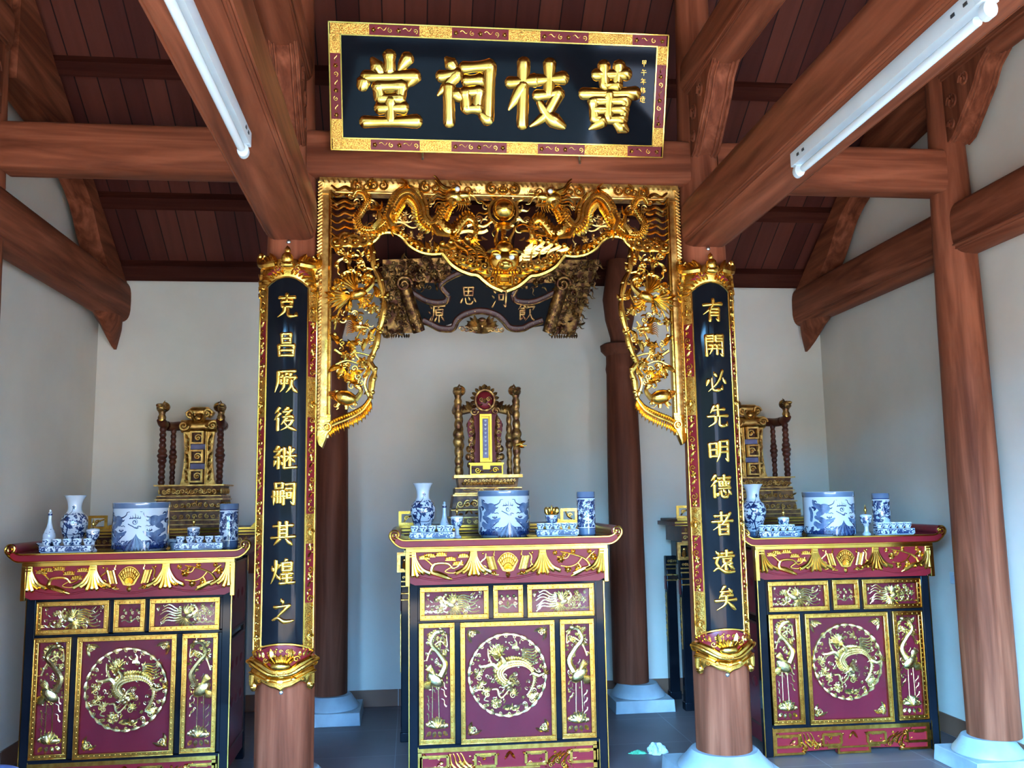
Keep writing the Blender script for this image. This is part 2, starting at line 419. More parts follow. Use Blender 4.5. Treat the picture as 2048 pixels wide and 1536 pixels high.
red_d = noisy('dark_red_lacquer', (.14, .009, .014), (.19, .013, .018), 5, .32, 0, None, spec=.2)
maroon = noisy('maroon_panel', (.10, .006, .013), (.135, .008, .016), 4, .4, 0, None, spec=.1)
brown_l = noisy('brown_lacquer', (.06, .014, .009), (.11, .028, .014), 14, .32, 0, None, spec=.25)
black = noisy('black_lacquer', (.0045, .005, .007), (.007, .008, .011), 4, .06, 0, None, spec=.10)
white_eye = noisy('white_eye', (.6, .62, .6), (.7, .7, .68), 8, .2)
metal = noisy('zinc_steel', (.55, .57, .6), (.65, .66, .68), 20, .3, 1)
white_p = noisy('white_plastic', (.50, .53, .55), (.55, .58, .60), 6, .3)
dark_p = noisy('dark_slot', (.02, .02, .025), (.03, .03, .035), 6, .5)
blue_p = noisy('blue_plastic', (.10, .22, .62), (.13, .27, .7), 5, .35)
stone = noisy('grey_stone', (.22, .245, .255), (.34, .365, .375), 5, .45, bump=.15, bscale=60)
cloth = noisy('white_cloth', (.36, .40, .42), (.48, .52, .53), 9, .8)
cloth_g = noisy('green_cloth', (.04, .22, .10), (.07, .28, .13), 9, .8)
dull_black = noisy('dull_black_lacquer', (.004, .004, .005), (.006, .006, .008), 4, .4, 0, None, spec=.05)
gilt_dark = noisy('gilt_dark_wood', (.07, .022, .01), (.42, .21, .055), 26, .36, .7, None, .35, 110, spec=.2, lo=.42, hi=.7)
carved_brown = noisy('carved_brown_wood', (.085, .028, .012), (.27, .115, .038), 22, .4, 0, None, .4, 90, spec=.3, lo=.38, hi=.66)
reflector_m = noisy('reflector_white', (.84, .84, .82), (.88, .88, .86), 4, .8)  # white for the added reflector out in the yard
purple = noisy('purple_silk', (.12, .10, .20), (.19, .16, .28), 20, .5)
def tubem():
    m, t, b = M('tube_glass'); pb(b, (.62, .66, .68), .15, 0, .3); return m
tube_m = tubem()
def glassm():
    m, t, b = M('clear_pane'); t.nodes.remove(b)
    tr = nn(t, 'ShaderNodeBsdfTransparent'); gl = nn(t, 'ShaderNodeBsdfGlossy'); gl.inputs['Roughness'].default_value = .02
    fr = nn(t, 'ShaderNodeFresnel'); fr.inputs[0].default_value = 1.2; mx = nn(t, 'ShaderNodeMixShader')
    t.links.new(fr.outputs[0], mx.inputs[0]); t.links.new(tr.outputs[0], mx.inputs[1]); t.links.new(gl.outputs[0], mx.inputs[2])
    t.links.new(mx.outputs[0], t.nodes['Material Output'].inputs[0]); return m
glass = glassm()
def plasterm():
    m = noisy('plaster', (.64, .545, .44), (.69, .59, .48), 2.2, .85, bump=.04, bscale=90); return m
plaster = plasterm()
def tilem(name, c1, c2, grout, w, h, rough, off=0.0, axes='xy', coat=None):
    m, t, b = M(name); pb(b, c1, rough, 0, coat, .25)
    tc = nn(t, 'ShaderNodeTexCoord'); sp = nn(t, 'ShaderNodeSeparateXYZ'); cb = nn(t, 'ShaderNodeCombineXYZ')
    t.links.new(tc.outputs['Object'], sp.inputs[0])
    for i, a in enumerate(axes): t.links.new(sp.outputs[a.upper()], cb.inputs[i])
    br = nn(t, 'ShaderNodeTexBrick'); br.offset = off; br.inputs['Scale'].default_value = 1; br.inputs['Brick Width'].default_value = w; br.inputs['Row Height'].default_value = h
    br.inputs['Mortar Size'].default_value = .0025; br.inputs['Color1'].default_value = (*c1, 1); br.inputs['Color2'].default_value = (*c2, 1); br.inputs['Mortar'].default_value = (*grout, 1)
    t.links.new(cb.outputs[0], br.inputs[0])
    nz = nn(t, 'ShaderNodeTexNoise'); nz.inputs['Scale'].default_value = 3.5; nz.inputs['Detail'].default_value = 5; t.links.new(tc.outputs['Object'], nz.inputs[0])
    mr = nn(t, 'ShaderNodeMapRange'); mr.inputs['To Min'].default_value = .72; mr.inputs['To Max'].default_value = 1.25; t.links.new(nz.outputs[0], mr.inputs[0])
    mu = nn(t, 'ShaderNodeVectorMath', operation='SCALE'); t.links.new(br.outputs[0], mu.inputs[0]); t.links.new(mr.outputs[0], mu.inputs['Scale'])
    t.links.new(mu.outputs[0], b.inputs['Base Color']); return m
floor_m = tilem('floor_tiles', (.115, .080, .078), (.132, .094, .09), (.2, .19, .19), .6, .6, .42)
bounce_m = tilem('bounce_tiles', (.34, .17, .09), (.38, .20, .11), (.3, .25, .2), .4, .4, .6)  # made-up terracotta, coloured to throw warm light upwards
base_m = tilem('skirting_tiles', (.20, .085, .05), (.23, .10, .06), (.5, .45, .42), .6, 2.0, .4)
base_ms = tilem('skirting_tiles_side', (.20, .085, .05), (.23, .10, .06), (.5, .45, .42), .6, 2.0, .4, axes='yz')
lawn_m = noisy('lawn_green', (.010, .016, .008), (.02, .028, .012), 3, .95)
ground_m = noisy('yard_ground', (.52, .34, .18), (.62, .42, .24), 1.2, .9)
eave_m = noisy('roof_clay', (.25, .1, .06), (.3, .13, .08), 3, .8)

BLUE, BLUE2, WHITE = (.008, .016, .065), (.05, .08, .17), (.52, .54, .56)
def porcelain(name, h, bands=(), pat=(0, 9), scale=26, thr=(.50, .55), pale=()):
    """white glaze with cobalt sprays between the heights pat; bands = rings of solid cobalt; pale = washed bands"""
    m, t, b = M(name); pb(b, WHITE, .06, 0, .8)
    tc = nn(t, 'ShaderNodeTexCoord'); sp = nn(t, 'ShaderNodeSeparateXYZ'); t.links.new(tc.outputs['Object'], sp.inputs[0])
    nz = nn(t, 'ShaderNodeTexNoise'); nz.inputs['Scale'].default_value = scale; nz.inputs['Detail'].default_value = 2.5; nz.inputs['Distortion'].default_value = 1.6
    t.links.new(tc.outputs['Object'], nz.inputs[0])
    mr = nn(t, 'ShaderNodeMapRange', interpolation_type='SMOOTHSTEP'); mr.inputs['From Min'].default_value = thr[0]; mr.inputs['From Max'].default_value = thr[1]; t.links.new(nz.outputs[0], mr.inputs[0])
    def rngm(a, c):
        g = nn(t, 'ShaderNodeMath', operation='GREATER_THAN'); g.inputs[1].default_value = a; t.links.new(sp.outputs['Z'], g.inputs[0])
        l = nn(t, 'ShaderNodeMath', operation='LESS_THAN'); l.inputs[1].default_value = c; t.links.new(sp.outputs['Z'], l.inputs[0])
        q = nn(t, 'ShaderNodeMath', operation='MULTIPLY'); t.links.new(g.outputs[0], q.inputs[0]); t.links.new(l.outputs[0], q.inputs[1]); return q
    pm = nn(t, 'ShaderNodeMath', operation='MULTIPLY'); t.links.new(mr.outputs[0], pm.inputs[0]); t.links.new(rngm(*pat).outputs[0], pm.inputs[1])
    n2 = nn(t, 'ShaderNodeTexNoise'); n2.inputs['Scale'].default_value = scale * 1.7; t.links.new(tc.outputs['Object'], n2.inputs[0])
    mc = nn(t, 'ShaderNodeMixRGB'); mc.inputs[1].default_value = (*BLUE, 1); mc.inputs[2].default_value = (*BLUE2, 1); t.links.new(n2.outputs[0], mc.inputs[0])
    mx = nn(t, 'ShaderNodeMixRGB'); mx.inputs[1].default_value = (*WHITE, 1); t.links.new(mc.outputs[0], mx.inputs[2]); t.links.new(pm.outputs[0], mx.inputs[0])
    last = mx.outputs[0]
    for lst, c in ((pale, (.10, .14, .21)), (bands, (.012, .025, .09))):
        for a, z in lst:
            x2 = nn(t, 'ShaderNodeMixRGB'); x2.inputs[2].default_value = (*c, 1); t.links.new(last, x2.inputs[1]); t.links.new(rngm(a, z).outputs[0], x2.inputs[0]); last = x2.outputs[0]
    t.links.new(last, b.inputs['Base Color']); return m
cobalt = noisy('cobalt_paint', (.006, .012, .05), (.015, .03, .10), 40, .06, 0, .8)
cobalt_l = noisy('cobalt_wash', (.045, .07, .13), (.11, .155, .25), 30, .06, 0, .8)
glaze = noisy('white_glaze', (.52, .55, .57), (.56, .58, .60), 10, .10, 0, .6)
# ------------------------------------------------------------------ the hall
def roofm():
    m, t, b = M('roof_boards'); pb(b, WD[1], .6, 0, None, .2)
    tc = nn(t, 'ShaderNodeTexCoord'); sp = nn(t, 'ShaderNodeSeparateXYZ'); cb = nn(t, 'ShaderNodeCombineXYZ'); t.links.new(tc.outputs['Object'], sp.inputs[0])
    t.links.new(sp.outputs['Y'], cb.inputs[0]); t.links.new(sp.outputs['X'], cb.inputs[1])
    br = nn(t, 'ShaderNodeTexBrick'); br.offset = .37; br.inputs['Scale'].default_value = 1; br.inputs['Brick Width'].default_value = 1.7; br.inputs['Row Height'].default_value = .135
    br.inputs['Mortar Size'].default_value = .004; br.inputs['Color1'].default_value = (.055, .012, .009, 1); br.inputs['Color2'].default_value = (.115, .028, .017, 1); br.inputs['Mortar'].default_value = (.010, .003, .003, 1)
    t.links.new(cb.outputs[0], br.inputs[0])
    mp = nn(t, 'ShaderNodeMapping'); mp.inputs['Scale'].default_value = (9, .7, .7); t.links.new(tc.outputs['Object'], mp.inputs[0])
    nz = nn(t, 'ShaderNodeTexNoise'); nz.inputs['Scale'].default_value = 2; nz.inputs['Detail'].default_value = 5; t.links.new(mp.outputs[0], nz.inputs[0])
    mr = nn(t, 'ShaderNodeMapRange'); mr.inputs['To Min'].default_value = .65; mr.inputs['To Max'].default_value = 1.3; t.links.new(nz.outputs[0], mr.inputs[0])
    mu = nn(t, 'ShaderNodeVectorMath', operation='SCALE'); t.links.new(br.outputs[0], mu.inputs[0]); t.links.new(mr.outputs[0], mu.inputs['Scale'])
    t.links.new(mu.outputs[0], b.inputs['Base Color']); return m
YB, XW, TAN = 2.49, 2.83, .66
def zroof(y): return 3.2 + (YB - y) * TAN if y > -1.4 else 3.2 + (YB + 1.4) * TAN - (-1.4 - y) * TAN
b = MB(); b.box(-XW - .2, XW + .2, -1.2, YB + .2, -.15, 0); o = obj('floor', b, floor_m); o['kind'] = 'structure'
b = MB(); b.box(-XW - .2, XW + .2, -4.95, -1.201, -.15, 0); o = obj('warm_bounce_floor', b, bounce_m); o['kind'] = 'structure'  # unseen part of the floor, given warm tiles to bounce light onto ceiling and walls
b = MB(); b.box(-25, 25, -9.0, -4.951, -.35, -.12); single('yard_ground', b, ground_m, '', '', kind='structure')  # unseen yard, strip sized and tinted to bounce warm light into the hall
b = MB(); b.box(-60, 60, -90, -9.001, -.35, -.14); single('lawn_ground', b, lawn_m, '', '', kind='structure')  # unseen ground kept dark so the lacquer reflects little
b = MB(); b.box(-XW - .2, XW + .2, YB, YB + .2, 0, 3.2); o = obj('wall_back', b, plaster); o['kind'] = 'structure'
for nm, x0, x1 in (('wall_left', -XW - .2, -XW), ('wall_right', XW, XW + .2)):
    b = MB(); b.sweepx([(YB, 0), (YB, zroof(YB) - .001), (-1.4, zroof(-1.4) - .001), (-4.8, zroof(-4.8) - .001), (-4.8, 0)], x0, x1); o = obj(nm, b, plaster); o['kind'] = 'structure'
b = MB(); b.sweepx([(YB + .5, zroof(YB + .5)), (-1.4, zroof(-1.4)), (-5.0, zroof(-5.0)), (-5.0, zroof(-5.0) + .12), (-1.4, zroof(-1.4) + .14), (YB + .5, zroof(YB + .5) + .12)], -XW - .6, XW + .6)
o = obj('ceiling', b, roofm()); o['kind'] = 'structure'
for nm, a in (('baseboard_back', (-XW, XW, YB - .012, YB, 0, .12)), ('baseboard_left', (-XW, -XW + .012, -4.8, YB, 0, .12)), ('baseboard_right', (XW - .012, XW, -4.8, YB, 0, .12))):
    b = MB(); b.box(*a); o = obj(nm, b, base_m if 'back' in nm else base_ms, bevel=.003); o['kind'] = 'structure'
b = MB(); b.box(-XW, XW, -4.72, -4.6, 2.86, 3.02); single('front_lintel', b, wood['x'], '', '', kind='structure')

b = MB(); b.box(2.0, 3.6, -7.3, -7.0, -.12, 3.3); b.box(1.95, 3.65, -7.35, -6.95, -.12, .1); b.box(1.95, 3.65, -7.36, -6.94, 3.3, 3.42); single('added_reflector', b, reflector_m, '', '', kind='structure')  # added white reflector, out of view, for bright streaks on the porcelain
# purlins under the boards
for i, (y, w, lab) in enumerate(((2.40, .075, 'dark purlin lying along the top of the back wall'), (1.86, .05, 'dark purlin under the roof boards below the level of the cross beams'), (1.02, .05, 'dark purlin under the roof boards just above the cross beams'), (.2, .05, 'dark purlin highest up under the roof boards'))):
    b = MB(); z = zroof(y); c = cos(math.atan(TAN)); s_ = sin(math.atan(TAN))
    O = []
    for a, d in ((-w, 0), (w, 0), (w, -.065), (-w, -.065)): O.append((y - a * c + d * s_, z + a * s_ + d * c))
    b.sweepx(O, -XW, XW); single('purlin', b, purlm, lab, 'purlin', 'purlins under the roof boards')

def superell(cx, cz, w, h, n=3.2, k=28):
    O = []
    for i in range(k):
        a = 2 * pi * i / k; c, s_ = cos(a), sin(a)
        O.append((cx + w * math.copysign(abs(c) ** (2 / n), c), cz + h * math.copysign(abs(s_) ** (2 / n), s_)))
    return O
def column(name, x, y, prof, lab, group):
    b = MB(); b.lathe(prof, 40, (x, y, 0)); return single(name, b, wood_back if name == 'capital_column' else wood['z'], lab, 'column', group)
def plinth(x, y, w, lab):
    b = MB(); b.frustum(x - w / 2 + .0, x + w / 2, y - w / 2, y + w / 2, 0, .085, -.006)
    b.lathe([(w * .46, .084), (w * .45, .10), (w * .38, .135), (w * .335, .165), (w * .32, .172)], 40, (x, y, 0))
    return single('stone_plinth', b, stone, lab, 'column base', 'stone bases of the columns', bevel=.004)
XC, YC = 1.14, .40
big = [(.146, .172), (.147, .5), (.144, 1.4), (.136, 2.4), (.124, 3.2), (.105, 3.9), (.095, zroof(YC) - .08)]
column('main_column', -XC, YC, big, 'thick timber column behind the couplet board beside the middle altar, on its left', 'timber columns of the hall'); plinth(-XC, YC, .54, 'grey stone base under the column of the left couplet board')
column('main_column', XC, YC, big, 'thick timber column behind the couplet board beside the middle altar, on its right', 'timber columns of the hall'); plinth(XC, YC, .54, 'grey stone base under the column of the right couplet board')
slim = [(.137, .172), (.138, .6), (.135, 1.5), (.125, 2.5), (.112, 3.2), (.092, 3.8), (.085, zroof(YC) - .08)]
column('slender_column', 2.675, YC, slim, 'bare slender timber column beside the right plaster wall', 'timber columns of the hall'); plinth(2.63, YC, .40, 'grey stone base of the bare column by the right wall')
column('slender_column', -2.715, YC, [(r * .80, z) for r, z in slim], 'timber column at the left edge, ending the left cross beam', 'timber columns of the hall')
YBC = 2.18
back = [(.13, .172), (.13, .8), (.124, 1.8), (.112, 2.42), (.118, 2.46), (.112, 2.50), (.112, 2.56), (.150, 2.60), (.155, 2.64), (.13, 2.655), (.075, 2.66), (.075, 2.70), (.11, 2.84), (.125, 3.0), (.10, 3.16), (.08, zroof(YBC) - .1)]
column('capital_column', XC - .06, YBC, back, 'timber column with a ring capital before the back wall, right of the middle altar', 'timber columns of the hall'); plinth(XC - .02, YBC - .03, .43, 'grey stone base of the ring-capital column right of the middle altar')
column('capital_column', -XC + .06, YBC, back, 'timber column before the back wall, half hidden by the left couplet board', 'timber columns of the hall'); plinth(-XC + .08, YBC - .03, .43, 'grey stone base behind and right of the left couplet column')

# cross beams (along x) and tie beams (along y)
def xbeam(x0, x1, lab):
    b = MB(); b.sweepx([(YC + p, z) for p, z in superell(0, 3.37, .105, .132, 4.5)], x0, x1); return single('cross_beam', b, wood['x'], lab, 'beam', 'round-edged cross beams between the columns')
xbeam(-2.62, -XC - .08, 'reddish cross beam running left from the left main column'); xbeam(-XC + .08, XC - .08, 'reddish cross beam above the carved arch, under the name plaque'); xbeam(XC + .08, 2.60, 'reddish cross beam running right to the bare column')
def ybeam(name, x, cz, w, h, y0, y1, lab, n=3.4, groove=True):
    b = MB(); b.sweepy(superell(x, cz, w, h, n), y0, y1); o = single(name, b, wood['y'], lab, 'beam', 'tie beams running from the columns towards the entrance')
    base = ((x, (y0 + y1) / 2, cz - h))
    if groove:
        for sx in (-1, 1):
            b = MB()
            for k in (0, 1): b.tube([(x + sx * w * (.93 - .10 * k), y0, cz - h * (.66 + .13 * k)), (x + sx * w * (.93 - .10 * k), y1 - .05, cz - h * (.66 + .13 * k))], .007, 6)
            obj('moulding', b, wood['y'], o, world=base)
    return o
ybeam('tie_beam', -XC, 3.02, .135, .155, -4.6, YC - .06, 'heavy tie beam carrying the fluorescent fitting on the left')
ybeam('tie_beam', XC, 3.02, .135, .155, -4.6, YC - .06, 'heavy tie beam carrying the fluorescent fitting on the right')
ybeam('roof_beam', -XC, 3.89, .10, .135, -4.2, YC - .04, 'upper tie beam above the left main column'); ybeam('roof_beam', XC, 3.89, .10, .135, -4.2, YC - .04, 'upper tie beam above the right main column')
for sx, nm in ((-1, 'left'), (1, 'right')):
    ybeam('wall_beam', sx * 2.70, 3.015, .10, .158, -4.6, YB - .01, 'horizontal side beam along the %s plaster wall' % nm)
    ybeam('gable_beam', sx * 2.70, 4.03, .09, .14, -4.0, YC - .02, 'upper beam high along the %s wall' % nm)
    # corbel under the back end of the side beam
    b = MB(); secs = []
    for y, wd, dp in ((1.98, .012, .0), (2.1, .05, .05), (2.22, .07, .10), (2.34, .075, .17), (2.44, .06, .215), (2.485, .035, .235)):
        secs.append([(sx * 2.70 + p * wd, y, 2.885 - q * dp) for p, q in ((-1, 0), (1, 0), (.9, .45), (.25, 1), (-.25, 1), (-.9, .45))])
    vs = [p for s_ in secs for p in s_]; fs = []
    for i in range(len(secs) - 1):
        for j in range(6): fs.append((i * 6 + j, i * 6 + (j + 1) % 6, (i + 1) * 6 + (j + 1) % 6, (i + 1) * 6 + j))
    fs += [tuple(range(6)), tuple(range(len(vs) - 1, len(vs) - 7, -1))]
    b.add(vs, fs); single('corbel', b, wood['z'], 'pointed carved corbel under the side beam in the %s back corner' % nm, 'bracket', 'corbels in the back corners')
    # curved rafter against the gable
    inner = cr([(2.48, 0, 3.02), (2.18, 0, 3.08), (1.88, 0, 3.28), (1.62, 0, 3.53), (1.2, 0, 3.70), (.75, 0, 3.78), (.47, 0, 3.80)], 5)
    O = [(p.x, p.z) for p in inner] + [(.47, zroof(.47) - .07), (1.4, zroof(1.4) - .07), (2.48, zroof(2.48) - .07)]
    b = MB(); b.sweepx(O, sx * 2.70 - .075, sx * 2.70 + .075); single('curved_rafter', b, wood['y'], 'curved rafter arching up the gable above the %s side beam' % nm, 'rafter', 'curved rafters on the gables')
    # carved brackets where the upper beams meet the columns
    for xx, zt, nmm, yb in ((sx * XC, 3.775, 'main', YC - .1), (sx * 2.70, 3.91, 'outer', YC - .08)):
        O = [(yb, zt - .38), (yb - .06, zt - .36), (yb - .16, zt - .26), (yb - .27, zt - .15), (yb - .33, zt - .06), (yb - .42, zt), (yb, zt)]
        b = MB(); b.sweepx(O, xx - .075, xx + .075)
        for k in (-1, 1):
            for q in (.0, .022): b.tube([(xx + k * (.062 - q), p[0] - .004, p[1] - .002) for p in O[:6]], .007, 6)
            for yy, zz_, r in ((yb - .08, zt - .16, .05), (yb - .2, zt - .08, .045), (yb - .06, zt - .29, .035)):
                b.tube([(xx + k * .077, yy + r * (1 - .8 * i / 20) * cos(i * .5), zz_ + r * (1 - .8 * i / 20) * sin(i * .5)) for i in range(21)], .008, 5)
        single('beam_bracket', b, wood['z'], 'carved bracket under the upper beam on the %s %s column' % (nm, nmm), 'bracket', 'carved brackets on the columns')

# fluorescent fittings
def fitting(x, y0, y1, lab):
    t = thing('fluorescent_fitting', lab, 'light fitting', (x, (y0 + y1) / 2, 2.866), 'fluorescent fittings under the tie beams')
    h = (y1 - y0) / 2
    b = MB(); b.sweepy([(-.024, 0), (.024, 0), (.030, -.020), (.024, -.056), (-.024, -.056), (-.030, -.020)], -h, h); obj('batten', b, white_p, t)
    b = MB(); b.tube([(0, -h + .03, -.083), (0, h - .03, -.083)], .0145, 16); obj('tube', b, tube_m, t)
    for e in (-1, 1):
        b = MB(); b.box(-.026, .026, e * (h - .002), e * (h + .03), -.058, 0); b.sweepy([(.021 * cos(a), -.078 + .026 * sin(a)) for a in [2 * pi * i / 16 for i in range(16)]], e * (h + .03) - (.03 if e > 0 else -.0), e * (h + .03) + (.0 if e > 0 else .03))
        obj('end_cap', b, white_p, t, bevel=.003)
    for q in (-.47, -.42, .42, .46):
        for sx in (-1, 1): b = MB(); b.box(sx * .023, sx * .0302, q * 2 * h - .009, q * 2 * h + .009, -.036, -.026); obj('clip_slot', b, dark_p, t)
    return t
fitting(-1.12, -2.31, -1.14, 'white fluorescent fitting on the left tie beam, cut by the top edge')
fitting(1.045, -2.25, -1.09, 'white fluorescent fitting on the right tie beam, both ends in view')

# wall socket
t = thing('wall_socket', 'small white double socket on the right wall behind the bare column', 'socket', (XW, .87, .97))
b = MB(); b.box(-.012, 0, -.06, .06, -.036, .036); obj('face_plate', b, white_p, t, bevel=.003)
grey_p = noisy('grey_plastic', (.45, .5, .55), (.5, .55, .6), 5, .4)
for y in (-.03, .03): b = MB(); b.box(-.0145, -.01, y - .012, y + .012, -.016, .016); obj('socket_outlet', b, grey_p, t)

# things on the floor
def crumple(name, c, sx, sy, sz, m, lab, cat, seed):
    r2 = random.Random(seed); b = MB(); ph = [r2.uniform(0, 6) for _ in range(8)]; n, k = 28, 12; vs = []; fs = []
    for i in range(k + 1):
        th = pi / 2 * i / k
        for j in range(n):
            a = 2 * pi * j / n
            q = 1 + .18 * sin(3 * a + ph[0]) + .12 * sin(5 * a + ph[1] + 3 * th) + .10 * sin(9 * a + ph[2] - 5 * th) + .06 * sin(14 * a + 7 * th)
            vs.append((c[0] + sx * q * cos(th) * cos(a), c[1] + sy * q * cos(th) * sin(a), .002 + sz * max(.02, sin(th) * (q + .15 * sin(4 * a + ph[3])))))
    for i in range(k):
        for j in range(n): fs.append((i * n + j, i * n + (j + 1) % n, (i + 1) * n + (j + 1) % n, (i + 1) * n + j))
    fs.append(tuple(range(n - 1, -1, -1))); fs.append(tuple(k * n + j for j in range(n)))
    b.add(vs, fs); return single(name, b, m, lab, cat)
crumple('crumpled_rag', (.93, .98, 0), .055, .05, .045, cloth, 'crumpled whitish rag lying on the tiles beside the right column base', 'rag', 3)
crumple('green_rag', (.82, .99, 0), .045, .028, .014, cloth_g, 'flat green scrap lying left of the whitish rag', 'rag', 5)
t = thing('plastic_stool', 'blue plastic stool, only its rounded seat showing in the lower left corner', 'stool', (-2.19, -.52, 0))
b = MB(); b.lathe([(.165, .395), (.172, .42), (.168, .445), (.15, .462), (.09, .471), (.01, .473)], 36); obj('seat', b, blue_p, t)
for a in (45, 135, 225, 315):
    a = radians(a); b = MB(); b.tube([(.19 * cos(a), .19 * sin(a), 0), (.13 * cos(a), .13 * sin(a), .42)], [.022, .028], 8); obj('leg', b, blue_p, t)
